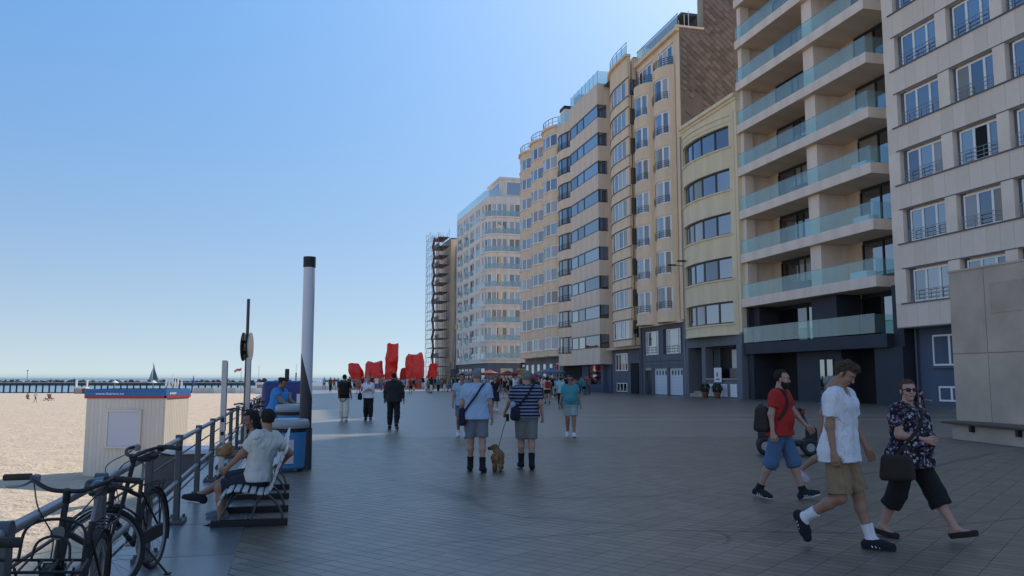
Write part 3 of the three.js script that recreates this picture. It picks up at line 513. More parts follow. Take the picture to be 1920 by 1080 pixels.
{
  const p = new THREE.Group(); p.name = 'promenade'; scene.add(p); p.userData.kind = 'structure';
  // base sheet, railing strip edge to far behind the houses
  const pos = [], far = 330;
  const poly = [[rx(-6) + 0.6, -6], [80, -6], [80, far], [rx(far) + 0.6, far]];
  for (const [a, b, c] of [[0, 1, 2], [0, 2, 3]]) for (const k of [a, b, c]) pos.push(poly[k][0], -0.005, -poly[k][1]);
  const g = new THREE.BufferGeometry(); g.setAttribute('position', new THREE.Float32BufferAttribute(pos, 3)); g.computeVertexNormals(); planarUV(g);
  // paving bricks, rows at 52 degrees to the street
  const A = 52 * RAD, ux = Math.cos(A), uz = Math.sin(A), T1 = 0.15, T2 = 0.3;   // e1 = (ux, uz), e2 = (-uz, ux) in (x, d)
  const cells = [];
  for (let i = -150; i < 260; i++) for (let j = -130; j < 130; j++) {
    const a = i * T1, b = j * T2, x = a * ux - b * uz, d = a * uz + b * ux;
    if (d < 4.2 || d > 24 || x > d * 0.64 + 0.6 || x < rx(d) + 0.86) continue;
    cells.push([x, d, i, j]);
  }
  cells.sort((a, b) => a[1] - b[1]);
  const tm = [0, 1, 2].map((i) => phys(0.145 + 0.03 * i, 0.12 + 0.024 * i, 0.094 + 0.018 * i, 0.4, { ior: 1.75, map: tileTex, bumpMap: fineBump, bumpScale: 0.002 }));
  const base = mesh('paving_base', g, promenadeMat, p);
  const rest = [mb(), mb(), mb()];
  const tg = (() => { const b = new THREE.BoxGeometry(T1 - 0.007, 0.008, T2 - 0.005); b.translate(0, -0.004, 0); return b.toNonIndexed(); })();
  const E = new THREE.Euler(), Q = new THREE.Quaternion(), m4 = new THREE.Matrix4();
  cells.forEach(([x, d, i, j], n) => {
    const v = Math.floor(hash3(i, j, 4) * 3), t = g2(x, d, i, j);
    if (n < 300) { mesh('paving_tile', t, tm[v], p); } else rest[v].g.push(t);
  });
  function g2(x, d, i, j) {
    const q = tg.clone(); E.set((hash3(i, j, 1) - 0.5) * 0.006, A, (hash3(i, j, 2) - 0.5) * 0.006); m4.compose(V(x, 0.0, -d), Q.setFromEuler(E), V(1, 1, 1)); q.applyMatrix4(m4);
    const P = q.attributes.position, uv = new Float32Array(P.count * 2); for (let k = 0; k < P.count; k++) { uv[2 * k] = (P.getX(k) + 10) / 32; uv[2 * k + 1] = 1 - (-P.getZ(k)) / 32; }
    q.setAttribute('uv', new THREE.BufferAttribute(uv, 2)); return q;
  }
  rest.forEach((r, v) => { if (r.g.length) r.build('paving_tiles', tm[v], p, true).userData.kind = 'stuff'; });
  for (const d of [33.6, 37.8]) { const B = mb(); for (let x = -2; x < 27; x += 1.2) B.box(x, x + 1.19, -0.02, 0.001, -d - 0.09, -d + 0.09); B.build('pale_band', std(0.5, 0.45, 0.38, 0.5, { map: mottle }), p); }  // two thin pale bands across the paving
  // farther paving: the same tiles as relief in the surface
  // smooth concrete strip under the railing
  const st = sub('concrete_strip', p); st.position.copy(streetPos).y = 0; st.rotation.y = ST;
  const cm = [0, 1, 2].map((i) => std(0.17 + 0.015 * i, 0.18 + 0.015 * i, 0.19 + 0.015 * i, 0.3, { map: mottle, bumpMap: rep(nFine, 0.15), bumpScale: 0.003 }));
  for (let s = 1; s < 60; s += 1.8) mb().rbox(-0.42, 0.79, -0.3, 0.004, -s - 1.79, -s, 0.008, 1).build('coping_slab', pick(cm), st);
  mb().box(-0.42, 0.79, -0.3, 0.0, -345, -61.2).build('coping', cm[1], st);
  mb().box(-0.36, 0.2, -4, -0.3, -345, 6).build('sea_wall', M.concrete, st);
}
{ // dry sand
  const ds = []; for (let d = 1.5; d < 262; d *= 1.035) ds.push(d); ds.push(263); const NC = 90, pos = [], idx = [];
  const lev = (d) => -0.88 - 2.25 * Math.pow(Math.max(0, d - 24) / 236, 1.1);
  ds.forEach((d) => { for (let i = 0; i <= NC; i++) { const x = rx(d) - 0.35 - Math.pow(i / NC, 2.3) * 620, k = Math.min(1, 60 / d); pos.push(x, lev(d) + (0.08 * noise3(x * 0.5, d * 0.5, 1) + 0.06 * noise3(x * 1.7, d * 1.7, 5) + 0.022 * noise3(x * 4, d * 4, 9)) * k + 0.15 * noise3(x * 0.05, d * 0.08, 3) * Math.min(1, d / 60), -d); } });
  const w = NC + 1; for (let j = 0; j < ds.length - 1; j++) for (let i = 0; i < NC; i++) { const a = j * w + i, b = a + 1, c = a + w, e = c + 1; idx.push(a, c, b, b, c, e); }
  const g = new THREE.BufferGeometry(); g.setAttribute('position', new THREE.Float32BufferAttribute(pos, 3)); g.setIndex(idx); g.computeVertexNormals(); if (g.attributes.normal.getY(500) < 0) { g.index.array.reverse(); g.computeVertexNormals(); }
  planarUV(g);
  const sand = std(0.585, 0.47, 0.35, 0.95, { map: rep(noiseTex(512, 12, 6, 0.76, 1, 31, false, 0.7), 0.13), bumpMap: rep(noiseTex(512, 14, 5, 0, 1, 37, false, 0.7), 0.21), bumpScale: 0.09 });
  mesh('beach_sand', g, sand, scene).userData.kind = 'structure';
}
{ // sea
  const g = new THREE.PlaneGeometry(30000, 15800, 1, 1); g.rotateX(-Math.PI / 2); g.translate(0, -3.12, -(230 + 7900)); planarUV(g);
  const sea = std(0.10, 0.19, 0.22, 0.22, { bumpMap: rep(noiseTex(512, 16, 4, 0, 1, 51), 0.03), bumpScale: 0.35 });
  mesh('sea', g, sea, scene).userData.kind = 'structure';
}
{ // rock breakwater, timber jetty
  const g0 = new THREE.IcosahedronGeometry(1, 1), B = mb(), rk = std(0.13, 0.135, 0.145, 0.95, { map: mottle });
  for (let i = 0; i < 520; i++) { const x = -390 + i * 0.8 + rr(-1, 1), m = new THREE.Matrix4().compose(V(x, -1.6 + rr(-1, 0.9) + (rnd() < 0.05 ? 0.6 : 0), -(515 + rr(-6, 6))), new THREE.Quaternion().setFromEuler(new THREE.Euler(rr(0, 6), rr(0, 6), 0)), V(rr(0.9, 2.2), rr(0.5, 0.9), rr(1, 2))); B.geom(g0, m); }
  B.box(-392, 30, -4, -1.3, -521, -509);
  tag(B.build('breakwater', rk, scene), 'long dark rock breakwater in the sea just below the horizon', 'breakwater', null, 'structure');
  const j = thing('timber_jetty', 'long low timber jetty on dark piles standing in the water off the beach', 'jetty');
  const wood = std(0.06, 0.07, 0.09, 0.85), D = 264;
  const pile = mb().bar(V(0, -3.6, 0), V(0, 0.0, 0), 0.28, 7, 0.22).get();
  for (let x = -190; x < -84; x += 2.06) { const m = mesh('pile', pile, wood, j); m.position.set(x, rr(-0.05, 0.05), -D); m.rotation.z = rr(-0.03, 0.03); }
  mb().box(-192, -84, -0.25, 0.0, -D - 1.6, -D + 0.5).build('beam', wood, j);
  mb().box(-192, -84, 0.001, 0.16, -D - 1.7, -D + 0.7).build('deck', std(0.5, 0.47, 0.47, 0.8), j);
  mb().box(-192, -84, -3.3, -2.9, -D - 0.2, -D + 0.3).build('waling', wood, j);
  const R = mb(); for (let x = -190; x < -84; x += 4) R.box(x, x + 0.12, 0.16, 1.1, -D, -D + 0.1); R.box(-192, -84, 1.02, 1.1, -D, -D + 0.08); R.build('handrail', std(0.35, 0.34, 0.36, 0.7), j);
}
// ---------------------------------------------------------------- street furniture
{ // sea railing
  const r = thing('sea_railing', 'grey steel railing with round handrails along the beach edge of the promenade', 'railing', streetPos, ST);
  const post = (() => { const B = mb(); B.rbox(-0.035, 0.035, 0.02, 0.95, -0.05, 0.05, 0.012, 2); const c = new THREE.CylinderGeometry(0.058, 0.058, 0.075, 16); c.rotateZ(Math.PI / 2); B.geom(c, new THREE.Matrix4().makeTranslation(0, 0.955, 0)); const c2 = new THREE.CylinderGeometry(0.05, 0.05, 0.085, 14); c2.rotateZ(Math.PI / 2); B.geom(c2, new THREE.Matrix4().makeTranslation(0, 0.47, 0)); return B.get(); })();
  const plate = (() => { const B = mb(); B.rbox(-0.1, 0.1, 0.004, 0.045, -0.19, 0.19, 0.01, 1); for (const x of [-0.065, 0.065]) for (const z of [-0.15, 0.15]) B.bar(V(x, 0.045, z), V(x, 0.075, z), 0.018, 6); return B.get(); })();
  for (let s = 4.1; s < 64; s += 2.03) { const p = mesh('railing_post', post, M.railPaint, r); p.position.set(0, 0, -s); mesh('base_plate', plate, M.railPaint, p); }
  for (const [y, q] of [[0.955, 0.03], [0.47, 0.026]]) mb().bar(V(0, y, -2.2), V(0, y, -65), q, 10).build('handrail', M.steel, r);
  mb().bar(V(-0.1, 0.7, -2.2), V(-0.1, 0.7, -65), 0.012, 6).bar(V(-0.1, 0.24, -2.2), V(-0.1, 0.24, -65), 0.012, 6).build('wire', M.blackRail, r);
}
{ // lamp column
  const o = thing('lamp_column', 'tall round street lamp column, white above a slanted dark lower part, beside the bench', 'street lamp', at(-3.83, 15.5));
  const R = 0.108, cut = (th) => 1.72 + 0.42 * Math.cos(th - 2.9), N = 40, lo = [], hi = [];
  const wall = (f0, f1, r) => { const p = []; for (let i = 0; i < N; i++) { const a = i / N * 2 * Math.PI, b = (i + 1) / N * 2 * Math.PI, q = (t, y) => [r * Math.cos(t), y, r * Math.sin(t)]; p.push(...q(a, f0(a)), ...q(b, f1(b)), ...q(b, f0(b)), ...q(a, f0(a)), ...q(a, f1(a)), ...q(b, f1(b))); } const g = new THREE.BufferGeometry(); g.setAttribute('position', new THREE.Float32BufferAttribute(p, 3)); g.computeVertexNormals(); const P = g.attributes.position, n = g.attributes.normal; for (let i = 0; i < P.count; i++) n.setXYZ(i, P.getX(i) / r, 0, P.getZ(i) / r); return planarUV(g); };
  mesh('lower_shaft', wall(() => 0, cut, R + 0.003), std(0.03, 0.033, 0.04, 0.5, { map: mottle }), o);
  mesh('upper_shaft', wall((t) => cut(t) - 0.05, () => 3.75, R), std(0.62, 0.63, 0.68, 0.35), o);
  mb().geom(new THREE.CylinderGeometry(R + 0.008, R + 0.008, 0.2, N), new THREE.Matrix4().makeTranslation(0, 3.85, 0)).build('cap', M.black, o);
  mb().geom(new THREE.CylinderGeometry(R + 0.02, R + 0.025, 0.75, N), new THREE.Matrix4().makeTranslation(0, 0.375, 0)).build('base_sleeve', std(0.035, 0.038, 0.045, 0.5), o);
}
{ // sign pole with two round signs seen on edge
  const o = thing('sign_pole', 'thin dark pole with two round traffic signs seen edge on, beside the railing', 'road sign', at(-6.4, 20));
  mb().bar(V(0, 0, 0), V(0, 3.58, 0), 0.038, 12).build('pole', std(0.07, 0.06, 0.06, 0.5), o);
  const disc = (dx, mat) => { const g = new THREE.CylinderGeometry(0.345, 0.345, 0.025, 28); g.rotateZ(Math.PI / 2); const m = mesh('sign_disc', planarUV(g), mat, o); m.position.set(dx, 2.42, 0); m.rotation.y = 0.12; return m; };
  disc(-0.085, M.black); disc(0.085, std(0.35, 0.36, 0.37, 0.4, { metalness: 0.5 }));
  mb().box(-0.08, 0.08, 2.25, 2.32, -0.03, 0.03).box(-0.08, 0.08, 2.5, 2.57, -0.03, 0.03).build('bracket', M.black, o);
}
for (const [x, d, h, lab] of [[-5.36, 15.5, 2.0, 'square brushed metal post nearest the bench, standing at the railing'], [-6.12, 19.3, 2.14, 'square brushed metal post just behind the thin sign pole']]) {
  const o = thing('metal_post', lab, 'post', at(x, d), 0.25, 'metal posts along the railing');
  mb().rbox(-0.05, 0.05, 0, h, -0.045, 0.045, 0.012, 2).build('shaft', std(0.45, 0.46, 0.48, 0.35, { metalness: 0.5 }), o);
  mb().box(0.0505, 0.056, h * 0.35, h * 0.98, -0.03, 0.03).build('inset', std(0.12, 0.10, 0.14, 0.4), o);
  for (const y of [0.62, 0.86]) mb().rbox(-0.03, 0.03, y, y + 0.07, 0.045, 0.055, 0.004, 1).build('sticker', M.black, o);
}
// slatted benches along the railing: profile in (x across, y), slats run along z
const benchProf = [[-0.30, 0.33], [-0.27, 0.40], [-0.20, 0.445], [-0.12, 0.455], [-0.04, 0.445], [0.04, 0.43], [0.12, 0.415], [0.19, 0.42], [0.235, 0.47], [0.265, 0.55], [0.29, 0.63], [0.32, 0.71], [0.35, 0.79], [0.385, 0.865]];
function makeBench(label, s) {
  const o = thing('slatted_bench', label, 'bench', V(0, 0, 0), ST, 'white slatted benches facing the sea');
  o.position.copy(V(0.84, 0, -s).applyAxisAngle(V(0, 1, 0), ST)).add(streetPos);
  const wht = [0, 1].map((i) => std(0.60 - 0.06 * i, 0.61 - 0.06 * i, 0.62 - 0.06 * i, 0.45, { map: mottle }));
  benchProf.forEach(([x, y], i) => { const a = benchProf[Math.max(0, i - 1)], b = benchProf[Math.min(benchProf.length - 1, i + 1)], t = Math.atan2(b[1] - a[1], b[0] - a[0]); const g = new RoundedBoxGeometry(0.058, 0.026, 1.95, 2, 0.008); const m = mesh('slat', planarUV(g), wht[i % 2], o); m.position.set(x, y, 0); m.rotation.z = t; });
  for (const z of [-0.5, 0.5]) {
    const L = sub('leg_frame', o);
    mb().rbox(-0.42, 0.42, 0.0, 0.075, z - 0.04, z + 0.04, 0.008, 1).build('foot_beam', M.black, L);
    const F = mb(); F.tube([V(-0.28, 0.31, z), V(-0.19, 0.42, z), V(-0.04, 0.42, z), V(0.14, 0.39, z), V(0.22, 0.42, z), V(0.27, 0.52, z), V(0.37, 0.83, z)], 0.016, 30);
    F.tube([V(-0.33, 0.07, z), V(-0.27, 0.2, z), V(-0.16, 0.34, z), V(-0.1, 0.42, z)], 0.016); F.tube([V(0.37, 0.07, z), V(0.32, 0.2, z), V(0.2, 0.33, z), V(0.05, 0.4, z)], 0.016); F.tube([V(0.02, 0.07, z), V(0.06, 0.22, z), V(0.16, 0.4, z)], 0.016);
    F.build('frame', M.railPaint, L);
  }
  return o;
}
makeBench('white slatted bench with the seated couple, nearest the bicycles', 10.25);
makeBench('empty white slatted bench beyond the seated couple, beside the dark lamp base', 12.4);
{ // beach hut
  const o = thing('beach_hut', 'white plank beach hut with a blue and red band, standing on the sand', 'hut', at(-10.1, 22.6, -0.92));
  const W = 2.1, D = 1.65, Hh = 2.3, wp = [0, 1, 2].map((i) => std(0.78 - 0.015 * i, 0.71 - 0.015 * i, 0.61 - 0.015 * i, 0.7, { map: nStreak }));
  mb().box(-W / 2 + 0.04, W / 2 - 0.04, 0, Hh, -D / 2 + 0.04, D / 2 - 0.04).build('body', wp[1], o);
  for (let i = 0; i < 19; i++) { const x = -W / 2 + 0.04 + i * (W - 0.08) / 19; for (const z of [D / 2 - 0.02]) mb().rbox(x, x + 0.105, 0.02, Hh - 0.17, z - 0.02, z + 0.012, 0.004, 1).build('plank', pick(wp), o); }
  for (let i = 0; i < 15; i++) { const z = -D / 2 + 0.03 + i * (D - 0.06) / 15; mb().rbox(W / 2 - 0.04, W / 2 - 0.006, 0.02, Hh - 0.17, z, z + 0.1, 0.008, 1).build('plank', pick(wp), o); }
  mb().box(W / 2 - 0.02, W / 2 + 0.02, 0.01, Hh - 0.16, D / 2 - 0.02, D / 2 + 0.02).build('corner_trim', wp[0], o);
  mb().box(-W / 2 - 0.01, W / 2 + 0.02, Hh - 0.17, Hh - 0.06, -D / 2 - 0.01, D / 2 + 0.02).build('blue_band', std(0.03, 0.16, 0.42, 0.5), o);
  mb().box(-W / 2 - 0.01, W / 2 + 0.02, Hh - 0.24, Hh - 0.172, -D / 2 - 0.01, D / 2 + 0.02).build('red_band', std(0.40, 0.05, 0.05, 0.5), o);
  mb().box(-W / 2, W / 2 + 0.005, Hh - 0.058, Hh, -D / 2, D / 2 + 0.005).build('roof', std(0.03, 0.16, 0.42, 0.5), o);
  const tx = canvasTex(1024, 128, (c, w, h) => { c.fillStyle = '#2f68a6'; c.fillRect(0, 0, w, h); c.fillStyle = '#dfe8f2'; c.font = 'bold 104px sans-serif'; c.textBaseline = 'middle'; c.fillText('www.ikarsco.eu', 40, h / 2 + 4, 900); });
  const tp = mesh('lettering', new THREE.PlaneGeometry(0.95, 0.1), std(1, 1, 1, 0.5, { map: tx }), o); tp.position.set(-0.33, Hh - 0.115, D / 2 + 0.024);
  const ms = mb(); for (let i = 0; i < 4; i++) ms.box(W / 2 + 0.021, W / 2 + 0.024, Hh - 0.145 + 0.01 * (i % 2), Hh - 0.09, D / 2 - 0.3 - i * 0.11, D / 2 - 0.22 - i * 0.11); ms.build('band_marks', M.white, o);
  const sh = sub('shutter', o); mb().rbox(-0.41, 0.39, 0.83, 1.72, D / 2 - 0.005, D / 2 + 0.02, 0.008, 1).build('shutter_panel', std(0.60, 0.60, 0.66, 0.5), sh);
  const F = mb(); F.box(-0.48, 0.46, 1.72, 1.77, D / 2 - 0.005, D / 2 + 0.05).box(-0.5, 0.48, 0.78, 0.83, D / 2 - 0.005, D / 2 + 0.06).box(-0.47, -0.412, 0.83, 1.72, D / 2 - 0.005, D / 2 + 0.035).box(0.392, 0.45, 0.83, 1.72, D / 2 - 0.005, D / 2 + 0.035); F.build('frame', wp[0], sh);
}
{ // crate beside the hut, behind the railing
  const o = thing('grey_container', 'low grey container with a pale lid behind the railing, right of the beach hut', 'container', at(-6.9, 17.6, -0.9), ST);
  mb().rbox(-0.55, 0.55, 0, 1.02, -0.5, 0.5, 0.03).build('body', std(0.10, 0.10, 0.11, 0.7, { map: mottle }), o); mb().rbox(-0.6, 0.6, 1.02, 1.12, -0.55, 0.55, 0.03).build('lid', std(0.55, 0.62, 0.68, 0.4), o);
}
{ // round blue bins
  for (const [x, d, lab] of [[-4.05, 15.2, 'blue waste bin with a grey domed lid, nearest the lamp column'], [-4.85, 18.4, 'blue waste bin with a grey lid under the hands of the woman in blue']]) {
    const o = thing('waste_bin', lab, 'waste bin', at(x, d), 0.2, 'blue bins by the lamp column'), hh = d > 17 ? 1.1 : 0.94;
    const lathe = (pts, n = 28) => new THREE.LatheGeometry(pts.map((p) => new THREE.Vector2(p[0], p[1])), n);
    mb().geom(lathe([[0.001, 0.05], [0.27, 0.05], [0.29, 0.09], [0.31, hh - 0.24], [0.3, hh - 0.22]])).build('body', std(0.04, 0.20, 0.42, 0.45), o);
    mb().geom(lathe([[0.3, hh - 0.24], [0.315, hh - 0.23], [0.315, hh - 0.17], [0.3, hh - 0.16]])).build('dark_band', M.black, o);
    mb().geom(lathe([[0.30, hh - 0.17], [0.36, hh - 0.16], [0.365, hh - 0.07], [0.33, hh - 0.01], [0.25, hh], [0.001, hh + 0.005]])).build('lid', std(0.30, 0.34, 0.38, 0.4), o);
    const g = lathe([[0.313, 0.14], [0.322, 0.55]], 8); const L = new THREE.LatheGeometry([new THREE.Vector2(0.318, 0.16), new THREE.Vector2(0.327, hh - 0.36)], 10, -0.55, 0.9); mb().geom(L).build('red_white_label', std(0.62, 0.5, 0.5, 0.5, { side: THREE.DoubleSide }), o);
  }
}
{ // dark blue booth behind the woman in blue
  const o = thing('blue_booth', 'dark blue booth with rounded corners and a pinned notice, behind the woman in blue', 'booth', at(-5.6, 20.8), 0.12);
  mb().rbox(-0.62, 0.5, 0, 1.6, -0.5, 0.2, 0.16, 5).build('body', std(0.022, 0.045, 0.19, 0.4), o);
  mb().box(0.25, 0.42, 1.05, 1.28, 0.201, 0.206).build('white_notice', M.white, o); mb().box(-0.05, 0.12, 0.9, 1.32, 0.201, 0.205).build('grey_notice', std(0.18, 0.22, 0.24, 0.5), o);
  mb().rbox(-0.1, 0.0, 1.6, 1.9, -0.2, -0.1, 0.02).build('lamp_stub', M.navy, o);
}
{ // concrete block and its ledge
  const o = thing('concrete_block', 'large bare concrete stair block with panel joints at the right edge', 'concrete structure', at(17.55, 33), TH);
  const W = 15, Hh = 5.85, D = 4, cm = [0, 1, 2].map((i) => std(0.56 + 0.03 * i, 0.44 + 0.025 * i, 0.335 + 0.02 * i, 0.9, { map: mottle, bumpMap: fineBump, bumpScale: 0.008 }));
  mb().box(0.03, W, 0, Hh - 0.02, -D, -0.06).build('core', cm[0], o);
  const xs = [0, 1.75, 4.5, 6.0, 8.6, 11.3, 15]; for (let i = 0; i < 6; i++) { mb().rbox(xs[i], xs[i + 1] - 0.02, 2.62, Hh, -0.07, 0, 0.01, 1).build('panel', pick(cm), o); mb().rbox(xs[i], xs[i + 1] - 0.02, 0, 2.6, -0.07, rr(-0.003, 0.006), 0.01, 1).build('panel', pick(cm), o); }
  mb().box(2.05, 3.5, 4.15, 5.2, -0.01, 0.012).build('blank_plate', cm[0], o);
  const F = mb(); F.box(2.0, 3.55, 5.2, 5.25, 0, 0.02).box(2.0, 3.55, 4.1, 4.15, 0, 0.02).box(2.0, 2.05, 4.15, 5.2, 0, 0.02).box(3.5, 3.55, 4.15, 5.2, 0, 0.02); F.build('plate_frame', cm[1], o);
  mb().box(-0.05, W, Hh + 0.003, Hh + 0.08, -D, 0.03).build('capping', cm[2], o); mb().rbox(3.4, 5.2, Hh + 0.08, Hh + 0.3, -2.2, -0.6, 0.08).build('roof_vent', M.navy, o);
  const l = thing('wall_seat', 'low concrete wall with a dark timber seat ledge in front of the concrete block', 'wall seat', at(11.75, 23.3), -1.49);
  mb().rbox(0.3, 13, 0, 0.415, -0.9, -0.33, 0.015, 1).build('wall', cm[0], l);
  const tm = std(0.075, 0.06, 0.048, 0.7, { map: nStreak });
  for (let i = 0; i < 4; i++) mb().rbox(0, 13, 0.42, 0.475, -0.95 + i * 0.19, -0.77 + i * 0.19, 0.008, 1).build('plank', tm, l);
  for (let i = 0; i < 7; i++) mb().box(1.2 + i * 1.8, 1.3 + i * 1.8, 0.25, 0.418, -0.44, -0.22).build('bracket', M.black, l);
}
// ---------------------------------------------------------------- people: one smooth surface per body, meshed from a distance field
function snet(f, mn, mx, c) {
  const n = [0, 1, 2].map((k) => Math.ceil((mx[k] - mn[k]) / c) + 1), [nx, ny, nz] = n, v = new Float32Array(nx * ny * nz);
  const BS = 5, far = c * BS * 0.87 * 1.7 + 0.02;
  for (let K = 0; K < nz; K += BS) for (let J = 0; J < ny; J += BS) for (let I = 0; I < nx; I += BS) {
    const m = f(mn[0] + (I + (BS - 1) / 2) * c, mn[1] + (J + (BS - 1) / 2) * c, mn[2] + (K + (BS - 1) / 2) * c), skip = Math.abs(m) > far;
    for (let k = K; k < Math.min(nz, K + BS); k++) for (let j = J; j < Math.min(ny, J + BS); j++) for (let i = I; i < Math.min(nx, I + BS); i++) v[i + nx * (j + ny * k)] = skip ? m : f(mn[0] + i * c, mn[1] + j * c, mn[2] + k * c);
  }
  const id = new Int32Array(nx * ny * nz).fill(-1), P = [], F = [], sy = nx, sz = nx * ny, off = [0, 1, sy, sy + 1, sz, sz + 1, sz + sy, sz + sy + 1];
  const ed = [[0, 1], [2, 3], [4, 5], [6, 7], [0, 2], [1, 3], [4, 6], [5, 7], [0, 4], [1, 5], [2, 6], [3, 7]];
  for (let k = 0; k < nz - 1; k++) for (let j = 0; j < ny - 1; j++) for (let i = 0; i < nx - 1; i++) {
    const q = i + j * sy + k * sz; let m = 0; for (let a = 0; a < 8; a++) if (v[q + off[a]] < 0) m |= 1 << a; if (m === 0 || m === 255) continue;
    let x = 0, y = 0, z = 0, w = 0;
    for (const [a, b] of ed) { const va = v[q + off[a]], vb = v[q + off[b]]; if ((va < 0) === (vb < 0)) continue; const t = va / (va - vb); x += (a & 1) + ((b & 1) - (a & 1)) * t; y += ((a >> 1) & 1) + (((b >> 1) & 1) - ((a >> 1) & 1)) * t; z += (a >> 2) + ((b >> 2) - (a >> 2)) * t; w++; }
    id[q] = P.length / 3; P.push(mn[0] + (i + x / w) * c, mn[1] + (j + y / w) * c, mn[2] + (k + z / w) * c);
  }
  const quad = (a, b, d, e, s) => { if (a < 0 || b < 0 || d < 0 || e < 0) return; if (s) F.push(a, b, d, a, d, e); else F.push(a, d, b, a, e, d); };
  for (let k = 1; k < nz - 1; k++) for (let j = 1; j < ny - 1; j++) for (let i = 1; i < nx - 1; i++) {
    const q = i + j * sy + k * sz, s = v[q] < 0;
    if (s !== (v[q + 1] < 0)) quad(id[q - sy - sz], id[q - sz], id[q], id[q - sy], s);
    if (s !== (v[q + sy] < 0)) quad(id[q - 1 - sz], id[q - 1], id[q], id[q - sz], s);
    if (s !== (v[q + sz] < 0)) quad(id[q - 1 - sy], id[q - sy], id[q], id[q - 1], s);
  }
  const N = new Float32Array(P.length), h = c * 0.4;
  for (let i = 0; i < P.length; i += 3) {
    let x = P[i], y = P[i + 1], z = P[i + 2];
    let gx = f(x + h, y, z) - f(x - h, y, z), gy = f(x, y + h, z) - f(x, y - h, z), gz = f(x, y, z + h) - f(x, y, z - h), l = Math.hypot(gx, gy, gz) || 1;
    gx /= l; gy /= l; gz /= l; const d = Math.max(-c, Math.min(c, f(x, y, z))) * 0.8; P[i] = x - gx * d; P[i + 1] = y - gy * d; P[i + 2] = z - gz * d; N[i] = gx; N[i + 1] = gy; N[i + 2] = gz;
  }
  const g = new THREE.BufferGeometry(); g.setAttribute('position', new THREE.Float32BufferAttribute(P, 3)); g.setAttribute('normal', new THREE.BufferAttribute(N, 3)); g.setIndex(F);
  return g;
}
const smin = (a, b, k) => { const h = Math.max(k - Math.abs(a - b), 0) / k; return Math.min(a, b) - h * h * k * 0.25; };
const cap = (a, b, ra, rb = ra) => { const dx = b.x - a.x, dy = b.y - a.y, dz = b.z - a.z, L2 = dx * dx + dy * dy + dz * dz || 1e-9; const f = (x, y, z) => { const px = x - a.x, py = y - a.y, pz = z - a.z, t = Math.max(0, Math.min(1, (px * dx + py * dy + pz * dz) / L2)); return Math.hypot(px - dx * t, py - dy * t, pz - dz * t) - (ra + (rb - ra) * t); }; f.bb = [a, b, Math.max(ra, rb)]; return f; };
const ell = (c, rx, ry, rz) => { const f = (x, y, z) => { x -= c.x; y -= c.y; z -= c.z; const k0 = Math.hypot(x / rx, y / ry, z / rz), k1 = Math.hypot(x / (rx * rx), y / (ry * ry), z / (rz * rz)); return k1 > 1e-9 ? k0 * (k0 - 1) / k1 : -Math.min(rx, ry, rz); }; f.bb = [c, c, Math.max(rx, ry, rz)]; return f; };
const cut = (f, pl) => { const h = (x, y, z) => Math.max(f(x, y, z), pl(x, y, z)); h.bb = f.bb; return h; };
const uni = (list, k) => (x, y, z) => { let d = 1e9; for (const f of list) d = smin(d, f(x, y, z), k); return d; };
function bounds(list, pad) { const mn = [9, 9, 9], mx = [-9, -9, -9]; for (const f of list) { const [a, b, r] = f.bb; for (const p of [a, b]) [p.x, p.y, p.z].forEach((c, i) => { mn[i] = Math.min(mn[i], c - r - pad); mx[i] = Math.max(mx[i], c + r + pad); }); } return [mn, mx]; }
const field = (list, k, c, clip = null, pad = 0.03, fold = 0) => {
  const u = uni(list, k), [mn, mx] = bounds(list, pad);
  const f = (x, y, z) => { let d = u(x, y, z); if (fold && Math.abs(d) < 0.06) d += fold * (noise3(x * 9, y * 5, z * 9) + 0.7 * (1 - 2 * Math.abs(noise3(x * 13 + y * 9, y * 7 - x * 4, z * 13))) + 0.4 * noise3(x * 24 + y * 8, y * 12, z * 24)); return clip ? Math.max(d, clip(x, y, z)) : d; };
  return snet(f, mn, mx, c);
};
